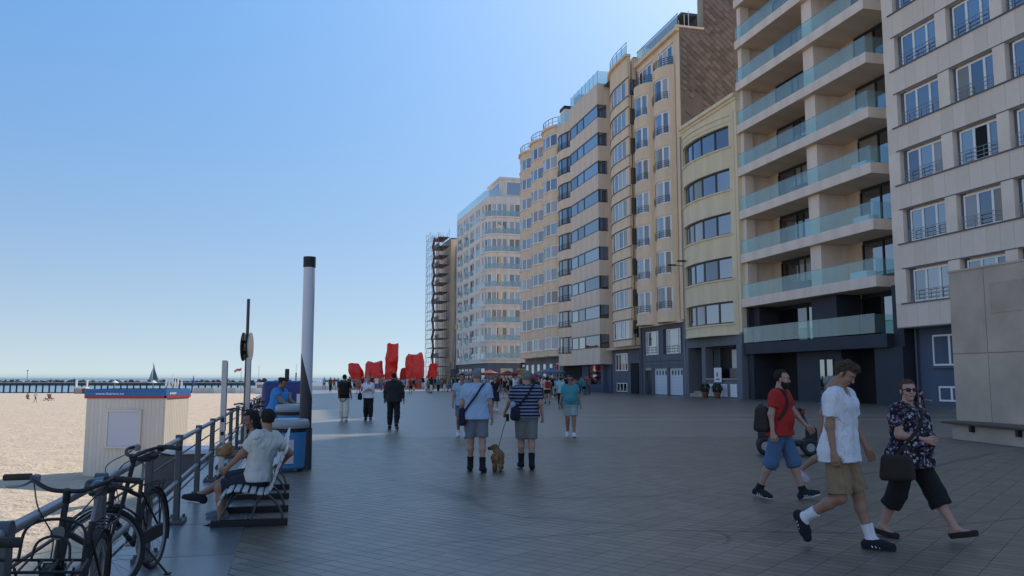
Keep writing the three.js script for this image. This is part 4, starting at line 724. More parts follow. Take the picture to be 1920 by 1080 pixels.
// head in its own frame: origin mid skull, face along +z
const headCache = {};
function headGeo(c, fem) {
  const key = c + '_' + fem; if (headCache[key]) return headCache[key];
  const parts = [ell(V(0, 0.03, -0.012), 0.073, 0.088, 0.096), ell(V(0, -0.045, 0.022), 0.054, 0.075, 0.064), ell(V(0, -0.098, 0.052), fem ? 0.02 : 0.026, 0.02, 0.022), ell(V(0, 0.028, 0.068), 0.05, 0.022, 0.025)];
  const nose = cap(V(0, 0.005, 0.086), V(0, -0.03, 0.103), 0.009, 0.014), e1 = ell(V(0.076, -0.012, -0.008), 0.01, 0.031, 0.019), e2 = ell(V(-0.076, -0.012, -0.008), 0.01, 0.031, 0.019);
  const li = cap(V(-0.018, -0.063, 0.081), V(0.018, -0.063, 0.081), 0.0075), ck1 = ell(V(0.036, -0.03, 0.056), 0.024, 0.024, 0.024), ck2 = ell(V(-0.036, -0.03, 0.056), 0.024, 0.024, 0.024);
  const nk = cap(V(0, -0.08, -0.022), V(0, -0.2, -0.035), 0.052, 0.06);
  const f = (x, y, z) => {
    let d = 1e9; for (const p of parts) d = smin(d, p(x, y, z), 0.03); d = smin(d, ck1(x, y, z), 0.02); d = smin(d, ck2(x, y, z), 0.02);
    for (const s of [-1, 1]) { const q = Math.hypot(x - s * 0.031, y - 0.006, z - 0.095) - 0.014; d = -smin(-d, q, 0.012); const eb = Math.hypot(x - s * 0.031, y - 0.004, z - 0.072) - 0.0125; d = Math.min(d, eb); }
    d = smin(d, nose(x, y, z), 0.012); d = smin(d, li(x, y, z), 0.007); d = smin(d, e1(x, y, z), 0.008); d = smin(d, e2(x, y, z), 0.008); d = smin(d, nk(x, y, z), 0.025); return d;
  };
  const g = snet(f, [-0.1, -0.2, -0.125], [0.1, 0.135, 0.13], c), P = g.attributes.position, col = new Float32Array(P.count * 3);
  for (let i = 0; i < P.count; i++) {
    const x = Math.abs(P.getX(i)), y = P.getY(i), z = P.getZ(i); let k = [1, 1, 1];
    if (z > 0.05) {
      const de = Math.hypot(x - 0.031, y - 0.004); if (de < 0.012 && Math.abs(y - 0.004) < 0.0065) k = de < 0.006 ? [0.06, 0.05, 0.05] : [1.1, 1.2, 1.3];
      else if (y > 0.018 && y < 0.027 && x > 0.014 && x < 0.05) k = [0.3, 0.26, 0.24];
      else if (Math.abs(y + 0.063) < 0.008 && x < 0.023) k = [0.85, 0.55, 0.55];
      else if (Math.abs(y + 0.035) < 0.004 && x > 0.004 && x < 0.01) k = [0.4, 0.3, 0.3];
    }
    col.set(k, 3 * i);
  }
  g.setAttribute('color', new THREE.BufferAttribute(col, 3));
  return (headCache[key] = g);
}
// hand in its own frame: wrist at origin, fingers along -y, thumb towards +z, palm facing -x for the left hand (mirrored for the right)
const handCache = {};
function handGeo(c, curl) {
  const key = c + '_' + curl; if (handCache[key]) return handCache[key];
  const P = [cap(V(0, 0.02, 0), V(0, -0.02, 0), 0.024, 0.022)];
  for (let i = 0; i < 4; i++) { const z = 0.03 - i * 0.02; P.push(cap(V(0, -0.02, z * 0.5), V(0, -0.085, z), 0.016, 0.0125)); }
  const palm = uni(P, 0.02), fl = [0.07, 0.078, 0.072, 0.056], fs = [], all = [...P];
  for (let i = 0; i < 4; i++) { let p = V(0, -0.088, 0.031 - i * 0.0205), a = curl * 0.35; const z0 = (1.5 - i) * 0.05; for (let s = 0; s < 3; s++) { const L = fl[i] * [0.46, 0.3, 0.24][s], q = V(p.x - Math.sin(a) * L, p.y - Math.cos(a) * L, p.z + z0 * L); const k = cap(p, q, 0.0092 - s * 0.0008, 0.0086 - s * 0.0008); fs.push(k); all.push(k); p = q; a += curl * 0.75; } }
  { const a = V(0, -0.03, 0.022), b = V(-0.012, -0.062, 0.046), d = V(-0.022, -0.088, 0.052), e = V(-0.03, -0.108, 0.05); for (const k of [cap(a, b, 0.014, 0.011), cap(b, d, 0.0105, 0.0095), cap(d, e, 0.0093, 0.0078)]) { fs.push(k); all.push(k); } }
  const f = (x, y, z) => { let d = palm(x, y, z); for (const k of fs) d = smin(d, k(x, y, z), 0.006); return d; };
  const [mn, mx] = bounds(all, 0.012); const g = snet(f, mn, mx, c); g.setAttribute('color', new THREE.Float32BufferAttribute(new Float32Array(g.attributes.position.count * 3).fill(1), 3));
  return (handCache[key] = g);
}
const skin = { fair: std(0.42, 0.25, 0.18, 0.55, { vertexColors: true }), tan: std(0.32, 0.175, 0.115, 0.55, { vertexColors: true }), olive: std(0.24, 0.13, 0.085, 0.55, { vertexColors: true }), pink: std(0.48, 0.27, 0.21, 0.55, { vertexColors: true }) };
const weave = rep(nFine, 2.5), cloth = (r, g, b, o = {}) => std(r, g, b, 0.95, { bumpMap: weave, bumpScale: 0.004, ...o });
const rotX = (v, a) => V(v.x, v.y * Math.cos(a) - v.z * Math.sin(a), v.y * Math.sin(a) + v.z * Math.cos(a));   // positive leans forward (+z) for a point above
const rotY = (v, a) => V(v.x * Math.cos(a) + v.z * Math.sin(a), v.y, -v.x * Math.sin(a) + v.z * Math.cos(a));
/* local frame: faces +z, own left is +x. Angles in degrees. leg: [thigh forward, knee bend, spread, foot pitch]; arm: [forward, spread, elbow bend, inward] */
function person(o) {
  const { label, group, x, d, face = 0, h = 1.75, res = 0.014, w = 1, belly = 0, fem = false, sk = 'fair', lean = 0, twist = 0, head = [0, 0], seat = null, y = 0,
    legs = [[22, 6, 2, 0], [-16, 14, 2, 0]], arms = [[-18, 8, 12, 0], [20, 8, 18, 0]], hands = true, top, bottom, shoe, sock, hair, cap: hat, extra, curl = 0.9 } = o;
  const S = h / 1.75, R = (a) => a * RAD, T = thing('person', label, 'person', at(x, d, y), face * RAD, group);
  const fine = res < 0.02, hc = fine ? 0.005 : res < 0.03 ? 0.009 : 0.016;
  const pel = V(0, 0.94, 0), up = (p) => rotX(rotY(V(p.x, p.y - 0.94, p.z), R(twist) * Math.min(1, Math.max(0, (p.y - 1) / 0.35))), R(lean)).add(V(0, 0.94, 0));
  const sw = (fem ? 0.155 : 0.18) * (0.6 + 0.4 * w) + 0.0, J = { sh: [], el: [], wr: [], hip: [], kn: [], an: [] };
  const fwd = (a, spread, s) => V(Math.sin(R(spread)) * s, -Math.cos(R(a)) * Math.cos(R(spread)), Math.sin(R(a)));
  [1, -1].forEach((s, i) => {
    const hp = V(s * 0.088 * (0.5 + 0.5 * w), 0.9, 0), [ta, kb, sp, fp = 0, yaw = 0] = legs[i], t = rotY(fwd(ta, sp, s), R(yaw) * s), sh = rotY(fwd(ta - kb, sp * 0.6, s), R(o.shinYaw && o.shinYaw[i] || yaw) * s);
    const kn = hp.clone().addScaledVector(t, 0.42), an = kn.clone().addScaledVector(sh, 0.415); J.hip[i] = hp; J.kn[i] = kn; J.an[i] = an;
    const fa = ta - kb; J['fd' + i] = rotY(V(s * 0.14, Math.sin(R(fp !== null ? fp : fa)), Math.cos(R(fp || 0))), R(yaw) * s).normalize();
    const shp = up(V(s * sw, 1.425, -0.01)); const [aa, as, eb, inn = 0] = arms[i];
    const ud = rotX(rotY(fwd(aa, as, s), R(twist)), R(lean * 0.3)); let fd = rotX(rotY(fwd(aa + eb, as * 0.7, s), R(twist)), R(lean * 0.3)); if (inn) fd = rotY(fd, -R(inn) * s);
    J.sh[i] = shp; J.el[i] = shp.clone().addScaledVector(ud, 0.275); J.wr[i] = J.el[i].clone().addScaledVector(fd.normalize(), 0.245); J['hd' + i] = fd;
  });
  // sole level
  const feet = [0, 1].map((i) => { const f = J['fd' + i], a = J.an[i]; const upv = V(0, 1, 0).addScaledVector(f, -f.y).normalize(); return { f, upv, heel: a.clone().addScaledVector(f, -0.045).addScaledVector(upv, -0.052), ball: a.clone().addScaledVector(f, 0.11).addScaledVector(upv, -0.058), toe: a.clone().addScaledVector(f, 0.175).addScaledVector(upv, -0.062) }; });
  const low = Math.min(...feet.map((f) => Math.min(f.heel.y - 0.035, f.toe.y - 0.03, f.ball.y - 0.035))); const dy = seat !== null ? seat / S - 0.83 : -low;
  const all = [...J.sh, ...J.el, ...J.wr, ...J.hip, ...J.kn, ...J.an]; all.forEach((p) => { p.y += dy; }); feet.forEach((f) => { f.heel.y += dy; f.ball.y += dy; f.toe.y += dy; });
  const U = (px, py, pz) => up(V(px, py, pz)).add(V(0, dy, 0)), k = w;
  const torso = (e, flare = 0, b = belly) => {
    const L = [cap(U(-0.085 * k, 1.33, 0), U(0.085 * k, 1.33, 0), 0.105 * k + e), cap(U(-0.075 * k, 1.2, 0.005), U(0.075 * k, 1.2, 0.005), 0.1 * k + e), cap(U(-0.065 * k, 1.06, 0), U(0.065 * k, 1.06, 0), (fem ? 0.092 : 0.1) * k + e + flare * 0.5), cap(V(-0.075 * k, 0.92 + dy, -0.01), V(0.075 * k, 0.92 + dy, -0.01), 0.108 * k + e + flare), cap(U(-sw * 0.86, 1.425, -0.015), U(sw * 0.86, 1.425, -0.015), 0.052 + e * 0.8), cap(U(-0.06, 1.46, -0.02), U(0.06, 1.46, -0.02), 0.05 + e * 0.6)];
    if (b) L.push(ell(U(0, 1.1, 0.06 + b * 0.35), 0.12 * k + e + b * 0.4, 0.15 + e, 0.09 + b * 0.6 + e)); if (fem) L.push(ell(U(0.065 * k, 1.27, 0.085 * k), 0.065 * k + e, 0.065 + e, 0.06 + e), ell(U(-0.065 * k, 1.27, 0.085 * k), 0.065 * k + e, 0.065 + e, 0.06 + e)); return L;
  };
  const arm = (i, e, fr = 2) => { const L = [cap(J.sh[i], fr >= 1 ? J.el[i] : J.sh[i].clone().lerp(J.el[i], fr), 0.05 * (0.5 + 0.5 * k) + e, (0.041 + (fr < 1 ? (1 - fr) * 0.008 : 0)) * (0.5 + 0.5 * k) + e)]; if (fr > 1) L.push(cap(J.el[i], J.el[i].clone().lerp(J.wr[i], fr - 1), 0.04 * (0.6 + 0.4 * k) + e, 0.026 + (2 - fr) * 0.012 + e)); return L; };
  const leg = (i, e, fr = 2, fl = 0) => { const q = 0.55 + 0.45 * k, L = [cap(J.hip[i], fr >= 1 ? J.kn[i] : J.hip[i].clone().lerp(J.kn[i], fr), 0.086 * q + e, (fr < 1 ? 0.056 + (1 - fr) * 0.03 : 0.056) * q + e + fl)]; if (fr > 1) { const m = J.kn[i].clone().lerp(J.an[i], 0.3), back = V(0, 0, -0.012); L.push(cap(J.kn[i], m.clone().add(back), 0.052 * q + e + fl, 0.053 * q + e + fl)); if (fr > 1.3) L.push(cap(m.add(back), J.kn[i].clone().lerp(J.an[i], fr - 1), 0.053 * q + e + fl, (0.053 - 0.021 * (fr - 1.3) / 0.7) * q + e + fl)); } return L; };
  const plane = (p, n) => (X, Y, Z) => (X - p.x) * n.x + (Y - p.y) * n.y + (Z - p.z) * n.z;
  // body
  const neck = cap(U(0, 1.45, -0.02), U(0, 1.56, 0.0), 0.056, 0.05);
  const bare = [...torso(0), neck]; [0, 1].forEach((i) => { bare.push(...arm(i, 0), ...leg(i, 0), cap(J.an[i], feet[i].ball, 0.034, 0.026), cap(J.an[i], feet[i].heel, 0.034, 0.03), cap(feet[i].ball, feet[i].toe, 0.028, 0.02)); });
  const G = [field(bare, 0.035, res)]; G[0].setAttribute('color', new THREE.Float32BufferAttribute(new Float32Array(G[0].attributes.position.count * 3).fill(1), 3));
  const hm = new THREE.Matrix4().makeRotationFromEuler(new THREE.Euler(R(head[1] + lean * 0.5), R(head[0]), R(head[2] || 0), 'YXZ')); hm.setPosition(U(0, 1.642, 0.012 + Math.max(0, head[1]) * 0.0006));
  { const g = headGeo(hc, fem).clone(); g.applyMatrix4(hm); G.push(g); }
  if (hands) [0, 1].forEach((i) => { const s = i ? -1 : 1, g = handGeo(fine ? 0.0045 : 0.009, curl).clone(); const yv = J['hd' + i].clone().negate(), out = V(s, 0, 0), zf = V().crossVectors(out, yv).normalize().multiplyScalar(1); const zz = V().crossVectors(V(1, 0, 0), yv).normalize(), xx = V().crossVectors(yv, zz).normalize(); if (i) { g.scale(-1, 1, 1); const ix = g.index.array; for (let q = 0; q < ix.length; q += 3) { const t = ix[q]; ix[q] = ix[q + 1]; ix[q + 1] = t; } } g.applyMatrix4(new THREE.Matrix4().makeBasis(xx, yv, zz).setPosition(J.wr[i])); G.push(g); });
  const fin = (g, name, m) => { g.scale(S, S, S); if (!g.attributes.uv) planarUV(g); return mesh(name, g, m, T); };
  fin(mergeGeometries(G), 'body', skin[sk]);
  const inHead = (list, kk, clip, pad = 0.02, fold = 0, frq = 40) => { const u = uni(list, kk), [mn, mx] = bounds(list, pad); const g = snet((X, Y, Z) => { let q = u(X, Y, Z); if (fold) q += fold * noise3(X * frq, Y * frq, Z * frq); return clip ? Math.max(q, clip(X, Y, Z)) : q; }, mn, mx, hc); g.applyMatrix4(hm); return g; };
  if (hair) {
    const [kind, m] = hair, base = [ell(V(0, 0.036, -0.016), 0.083, 0.094, 0.105)];
    if (kind === 'long') base.push(cap(V(0, -0.02, -0.07), V(0, -0.16, -0.07), 0.06, 0.05), cap(V(0.06, 0.0, -0.03), V(0.07, -0.12, -0.03), 0.03, 0.025), cap(V(-0.06, 0.0, -0.03), V(-0.07, -0.12, -0.03), 0.03, 0.025));
    if (kind === 'bun') base.push(ell(V(0, 0.06, -0.12), 0.04, 0.04, 0.035)); if (kind === 'pony') base.push(cap(V(0, 0.03, -0.11), V(0, -0.1, -0.12), 0.028, 0.014));
    const curly = kind === 'curly', hl = curly ? 0.062 : kind === 'receding' ? 0.094 : 0.074; if (curly) base.push(ell(V(0, 0.085, 0.03), 0.075, 0.05, 0.075));
    const clip = (X, Y, Z) => { let q = Math.min(hl - Y, Z - (kind === 'receding' ? 0.0 : 0.018));  let r = q; r = Math.max(r, (kind === 'long' ? -0.25 : -0.07) - Y); return r; };
    fin(inHead(base, 0.03, clip, 0.03, curly ? 0.016 : 0.007, curly ? 55 : 75), 'hair', m);
  }
  if (o.beard) fin(inHead([ell(V(0, -0.058, 0.024), 0.061, 0.075, 0.068), ell(V(0, -0.108, 0.05), 0.036, 0.032, 0.036)], 0.02, (X, Y, Z) => Math.max(Y + 0.042 - Math.max(0, Math.abs(X) - 0.03) * 1.6, -0.005 - Z, 0.011 - Math.hypot(X / 1.8, Y + 0.063)), 0.02, 0.003, 80), 'beard', o.beard);
  if (o.glasses) { const L = [ell(V(0.033, 0.004, 0.092), 0.029, 0.022, 0.01), ell(V(-0.033, 0.004, 0.092), 0.029, 0.022, 0.01), cap(V(-0.02, 0.008, 0.097), V(0.02, 0.008, 0.097), 0.004), cap(V(0.06, 0.01, 0.085), V(0.078, 0.005, 0.0), 0.004), cap(V(-0.06, 0.01, 0.085), V(-0.078, 0.005, 0.0), 0.004)]; const u = uni(L, 0.003), [mn, mx] = bounds(L, 0.01); const g = snet(u, mn, mx, 0.004); g.applyMatrix4(hm); fin(g, 'sunglasses', M.black); }
  if (hat) { const g = inHead([ell(V(0, 0.046, -0.012), 0.088, 0.09, 0.108)], 0.01, (X, Y, Z) => 0.035 - Y + Math.max(0, -Z) * 0.25, 0.02), b = inHead([ell(V(0, 0.042, 0.12), 0.068, 0.012, 0.075)], 0.01, null, 0.02); fin(mergeGeometries([g, b]), 'cap', hat); }
  if (top) {
    const { m, hem = 0.86, sl = 0.55, e = 0.022, flare = 0.012, neck: nk = 1, fold = 0.007, tank = false } = top, L = torso(e, flare);
    if (!tank) [0, 1].forEach((i) => { const a = sl < 1 ? J.sh[i] : J.el[i], b = sl < 1 ? J.el[i] : J.wr[i], q = a.clone().lerp(b, (sl < 1 ? sl : sl - 1)), n = b.clone().sub(a).normalize(), pl = plane(q, n), A2 = arm(i, e * 0.7 + (sl < 1 ? 0.012 : 0.004), Math.min(1.999, sl + 0.1) === 1 ? 0.99 : sl < 1 ? Math.min(0.99, sl + 0.12) : sl); if (sl < 1) A2[0] = cut(A2[0], pl); else A2[1] = cut(A2[1], pl); L.push(...A2); });
    if (hem < 0.9) L.push(cap(V(-0.075 * k, hem - 0.03 + dy, 0), V(0.075 * k, hem - 0.03 + dy, 0), 0.112 * k + e + flare * 1.1));
    if (hem < 0.8) L.push(...(o.dress ? [cap(V(0, 0.9 + dy, 0), V(0, hem + dy, 0.01), 0.13 * k + e, 0.17 * k + e + flare), cap(V(-0.08, 0.9 + dy, 0), V(-0.1, hem + dy, 0.01), 0.1 * k + e, 0.13 * k + e + flare), cap(V(0.08, 0.9 + dy, 0), V(0.1, hem + dy, 0.01), 0.1 * k + e, 0.13 * k + e + flare)] : [...leg(0, e + 0.02, 0.4, 0.02), ...leg(1, e + 0.02, 0.4, 0.02)]));
    const cl = []; cl.push(plane(V(0, hem + dy + 0.0, 0), V(0, -1, 0)));
    const nc = U(0, 1.515 + 0.02 * (1 - nk), 0.025), ncap = cap(U(0, 1.46, 0.03), U(0, 1.6, 0.0), 0.062 * nk, 0.075 * nk); cl.push((X, Y, Z) => -ncap(X, Y, Z));
    fin(field(L, 0.045, res * (fine ? 0.85 : 1), (X, Y, Z) => { let q = -9; for (const c of cl) q = Math.max(q, c(X, Y, Z)); return q; }, 0.04, fine ? fold : 0), o.topName || 'shirt', m);
  }
  if (bottom) {
    const { m, fr = 0.85, e = 0.02, fl = 0.014, waist = 1.02, skirt = false, fold = 0.006 } = bottom, L = [cap(V(-0.07 * k, 0.94 + dy, -0.008), V(0.07 * k, 0.94 + dy, -0.008), 0.105 * k + e), cap(U(-0.065 * k, 1.04, 0), U(0.065 * k, 1.04, 0), 0.1 * k + e * 0.7)];
    const cl = [plane(U(0, waist, 0), V(0, 1, 0))];
    if (skirt) { const yb = J.kn[0].y * (2 - fr) ; L.push(cap(V(-0.05, 0.9 + dy, 0), V(-0.07, yb, 0.02), 0.12 * k + e, 0.15 * k + e), cap(V(0.05, 0.9 + dy, 0), V(0.07, yb, 0.02), 0.12 * k + e, 0.15 * k + e)); cl.push(plane(V(0, yb, 0), V(0, -1, 0))); }
    else [0, 1].forEach((i) => { const a = fr <= 1 ? J.hip[i] : J.kn[i], b = fr <= 1 ? J.kn[i] : J.an[i], q = a.clone().lerp(b, fr <= 1 ? fr : fr - 1), pl = plane(q, b.clone().sub(a).normalize()); const A2 = leg(i, e, fr <= 1 ? fr + 0.12 > 1 ? 1 : fr + 0.12 : Math.max(1.31, fr + 0.08), fl); A2.forEach((f, z) => { if (fr > 1 ? z > 0 : true) A2[z] = cut(f, pl); }); L.push(...A2); });
    fin(field(L, 0.03, res * (fine ? 0.85 : 1), (X, Y, Z) => { let q = -9; for (const c of cl) q = Math.max(q, c(X, Y, Z)); return q; }, 0.04, fine ? fold : 0), fr > 1.5 ? 'trousers' : skirt ? 'skirt' : 'shorts', m);
  }
  [0, 1].forEach((i) => {
    const F = feet[i], c = Math.min(res, 0.011);
    if (sock) { const q2 = 0.55 + 0.45 * k, [m, len] = sock, a = J.an[i].clone().lerp(J.kn[i], len), n = J.kn[i].clone().sub(J.an[i]).normalize(); fin(field([cap(J.an[i], a.clone().addScaledVector(n, 0.03), 0.048 * q2, (0.040 + 0.036 * len) * q2 + 0.006), cap(J.an[i], F.ball, 0.046, 0.036), cap(J.an[i], F.heel, 0.046, 0.04)], 0.02, c, plane(a, n)), 'sock', m); }
    if (shoe) {
      const { m, sole: sm2 = M.white, low: lw = false, stripes } = shoe, L = [cap(F.heel, F.ball, 0.046, 0.05), cap(F.ball, F.toe, 0.049, 0.04)]; if (!lw) L.push(cap(F.heel, J.an[i].clone().addScaledVector(F.upv, -0.006), 0.046, 0.05), cap(J.an[i].clone().addScaledVector(F.upv, -0.02), F.ball, 0.05, 0.045));
      const bot = F.ball.clone().addScaledVector(F.upv, -0.033), pl = plane(bot, F.upv.clone().negate()), tp = plane(J.an[i].clone().addScaledVector(F.upv, lw ? -0.035 : 0.018), F.upv);
      const sh = fin(field(L, 0.025, c * 0.8, (X, Y, Z) => Math.max(pl(X, Y, Z), tp(X, Y, Z))), 'shoe', m);
      const spl = plane(bot.clone().addScaledVector(F.upv, 0.016), F.upv), pl2 = plane(bot.clone().addScaledVector(F.upv, -0.008), F.upv.clone().negate());
      const sg = field([cap(F.heel, F.ball, 0.05, 0.054), cap(F.ball, F.toe, 0.053, 0.043)], 0.02, c * 0.8, (X, Y, Z) => Math.max(pl2(X, Y, Z), spl(X, Y, Z)), 0.02); sg.scale(S, S, S); mesh('sole', planarUV(sg), sm2, sh);
      if (stripes) for (const sd of [-1, 1]) { const B = mb(), side = V().crossVectors(F.upv, F.f).normalize().multiplyScalar(sd); for (let q = 0; q < 3; q++) { const p = F.heel.clone().lerp(F.ball, 0.35 + q * 0.2).addScaledVector(side, 0.0505), a = p.clone().addScaledVector(F.upv, -0.014).addScaledVector(F.f, 0.01), b = p.clone().addScaledVector(F.upv, 0.026).addScaledVector(F.f, -0.012).addScaledVector(side, -0.006); B.bar(a.multiplyScalar(S), b.multiplyScalar(S), 0.0065, 5); } B.build('stripe', M.white, sh); }
    }
  });
  if (extra) extra({ T, U: (a, b, c) => U(a, b, c).multiplyScalar(S), J, S, k, dy, hm });
  return T;
}
// bag hung on a strap: strap points in body space are joined by a flat tube
function strapBag(c, { pts, bag, size, mat, r = 0.018, round = 0.04, rot = 0, name = 'bag' }) {
  const st = new THREE.TubeGeometry(new THREE.CatmullRomCurve3(pts.map((p) => c.U(...p))), 30, r, 5); const s = mesh('strap', planarUV(st), mat, c.T);
  const g = new RoundedBoxGeometry(size[0], size[1], size[2], 6, Math.min(...size) * 0.42), P = g.attributes.position; for (let i = 0; i < P.count; i++) { const n = 1 + 0.12 * noise3(P.getX(i) * 8, P.getY(i) * 8, P.getZ(i) * 8), tp = 1 - 0.28 * (P.getY(i) / size[1] + 0.5); P.setXYZ(i, P.getX(i) * n * tp, P.getY(i) * n, P.getZ(i) * n * (1 - 0.15 * (P.getY(i) / size[1] + 0.5))); } g.computeVertexNormals();
  const b = mesh(name, planarUV(g), mat, c.T); b.position.copy(c.U(...bag)); b.rotation.y = rot; return b;
}
const HAIR = { brown: cloth(0.06, 0.036, 0.024), dark: cloth(0.015, 0.012, 0.011), grey: cloth(0.22, 0.22, 0.22), blond: cloth(0.25, 0.17, 0.08), reddish: cloth(0.09, 0.04, 0.02) };
const CM = { white: cloth(0.72, 0.73, 0.78), offwhite: cloth(0.62, 0.62, 0.55), red: cloth(0.42, 0.025, 0.02), khaki: cloth(0.27, 0.19, 0.11), black: cloth(0.012, 0.012, 0.014), denim: cloth(0.085, 0.16, 0.28), pale: cloth(0.32, 0.48, 0.68), greyblue: cloth(0.17, 0.20, 0.24), grey: cloth(0.18, 0.19, 0.18), teal: cloth(0.06, 0.27, 0.31), mint: cloth(0.30, 0.42, 0.42), sky: cloth(0.28, 0.45, 0.62), charcoal: cloth(0.02, 0.024, 0.028), navy: cloth(0.014, 0.017, 0.035), blue: cloth(0.05, 0.26, 0.62), brownbag: cloth(0.035, 0.028, 0.024), cream: cloth(0.55, 0.48, 0.4) };
// ---------------------------------------------------------------- the people near the camera
const stripeTex = canvasTex(64, 256, (c, w, h) => { c.fillStyle = '#8b93a8'; c.fillRect(0, 0, w, h); c.fillStyle = '#141a33'; for (let i = 0; i < 4; i++) c.fillRect(0, i * 64, w, 34); }); stripeTex.repeat.set(1, 4);
const floralTex = canvasTex(512, 512, (c, w, h) => { c.fillStyle = '#17161f'; c.fillRect(0, 0, w, h); for (let i = 0; i < 230; i++) { const x = rr(0, w), y = rr(0, h), r = rr(6, 22), q = pick(['#c9bcc8', '#a58fa8', '#7a6f9a', '#d8d4d8', '#5a4d5e', '#8a5a62', '#3d4a45']); c.fillStyle = q; for (let k = 0; k < 5; k++) { const a = k * 1.26 + i; c.beginPath(); c.ellipse(x + r * 0.6 * Math.cos(a), y + r * 0.6 * Math.sin(a), r * 0.5, r * 0.34, a, 0, 7); c.fill(); } } }); floralTex.repeat.set(2.2, 2.2);
const floral = cloth(0.75, 0.75, 0.78, { map: floralTex }), striped = cloth(0.8, 0.8, 0.85, { map: stripeTex });
const darkShoe = { m: cloth(0.012, 0.014, 0.02), sole: std(0.02, 0.02, 0.02, 0.8) };
person({ label: 'young man in a white T-shirt and khaki shorts looking down while walking', x: 3.3, d: 8.45, face: 48, h: 1.84, res: 0.012, sk: 'tan', head: [4, 30], lean: 4,
  legs: [[16, 2, 2, 2], [4, 62, 3, -62]], arms: [[10, 10, 14, 0], [-4, 9, 14, 0]], top: { m: CM.white, hem: 0.81, sl: 0.72, e: 0.034, flare: 0.03, fold: 0.01 }, bottom: { m: CM.khaki, fr: 0.93, e: 0.028, fl: 0.028, fold: 0.009 },
  shoe: { m: cloth(0.012, 0.014, 0.022), sole: std(0.03, 0.03, 0.035, 0.7), stripes: true }, sock: [CM.white, 0.34], hair: ['curly', HAIR.brown] });
person({ label: 'woman with sunglasses in a dark floral blouse and black cropped trousers', x: 4.22, d: 8.9, face: 38, h: 1.66, res: 0.012, w: 1.34, belly: 0.1, fem: true, sk: 'pink', head: [-40, -2],
  legs: [[27, 0, 4, 14], [-16, 10, 2, -6]], arms: [[-12, 12, 20, 0], [6, 16, 72, 42]], top: { m: floral, hem: 0.80, sl: 0.6, e: 0.03, flare: 0.035, neck: 1.35, fold: 0.009 }, topName: 'blouse', bottom: { m: CM.black, fr: 1.36, e: 0.026, fl: 0.02 },
  shoe: { m: cloth(0.03, 0.022, 0.02), sole: std(0.04, 0.03, 0.028, 0.8), low: true }, hair: ['bun', HAIR.reddish], glasses: true,
  extra: (c) => strapBag(c, { pts: [[0.1, 1.5, 0.05], [-0.12, 1.3, 0.2], [-0.3, 1.05, 0.1], [-0.36, 0.93, 0.03]], bag: [-0.37, 0.82, 0.04], size: [0.13, 0.27, 0.36], mat: CM.brownbag, rot: 0.25, name: 'shoulder_bag' }) });
person({ label: 'bearded man in a red T-shirt and denim shorts carrying a brown shoulder bag', x: 3.78, d: 11.8, face: 52, h: 1.77, w: 1.08, belly: 0.02, sk: 'fair', lean: 3, head: [12, 4],
  legs: [[18, 2, 3, 16], [-14, 12, 2, -10]], arms: [[20, 14, 22, 0], [-8, 14, 16, 0]], top: { m: CM.red, hem: 0.86, sl: 0.66, e: 0.026, flare: 0.02 }, bottom: { m: CM.denim, fr: 1.14, e: 0.024, fl: 0.022 },
  shoe: { m: cloth(0.015, 0.018, 0.03), stripes: true }, sock: [CM.black, 0.18], hair: ['receding', HAIR.dark], beard: HAIR.dark,
  extra: (c) => strapBag(c, { pts: [[-0.13, 1.5, -0.05], [-0.13, 1.48, 0.08], [-0.15, 1.3, 0.15], [-0.22, 1.08, 0.05]], bag: [-0.22, 1.08, -0.17], size: [0.17, 0.36, 0.24], mat: CM.brownbag, round: 0.07, name: 'shoulder_bag' }) });
person({ label: 'grey haired man mostly hidden behind the young man in white', x: 4.93, d: 12.9, face: 55, h: 1.68, sk: 'tan', head: [5, 0], glasses: true, legs: [[14, 4, 2, 0], [-22, 30, 2, -35]], arms: [[12, 8, 20, 0], [-16, 12, 14, 0]],
  top: { m: CM.denim, hem: 0.86 }, bottom: { m: CM.denim, fr: 0.85 }, shoe: { m: cloth(0.5, 0.42, 0.46) }, hair: ['short', HAIR.grey] });
const bluePolo = cloth(0.34, 0.47, 0.64);
person({ label: 'older man in a pale blue shirt and cap with a black bag, walking away', x: -0.64, d: 15.1, face: 178, h: 1.78, w: 1.14, belly: 0.05, head: [10, 0], legs: [[10, 2, 2, -4], [-6, 6, 2, -8]], arms: [[2, 13, 14, 0], [-4, 11, 10, 0]],
  top: { m: bluePolo, hem: 0.88, sl: 0.7, e: 0.03, flare: 0.022, neck: 0.9, fold: 0.008 }, bottom: { m: CM.greyblue, fr: 0.8, e: 0.026, fl: 0.022 }, shoe: darkShoe, sock: [CM.black, 0.36], hair: ['short', HAIR.grey], cap: CM.greyblue,
  extra: (c) => strapBag(c, { pts: [[-0.16, 1.5, 0.03], [-0.12, 1.49, -0.1], [0.0, 1.3, -0.165], [0.15, 1.1, -0.15], [0.23, 0.98, -0.08]], bag: [0.25, 0.93, -0.06], size: [0.13, 0.32, 0.26], mat: CM.navy, name: 'bag' }) });
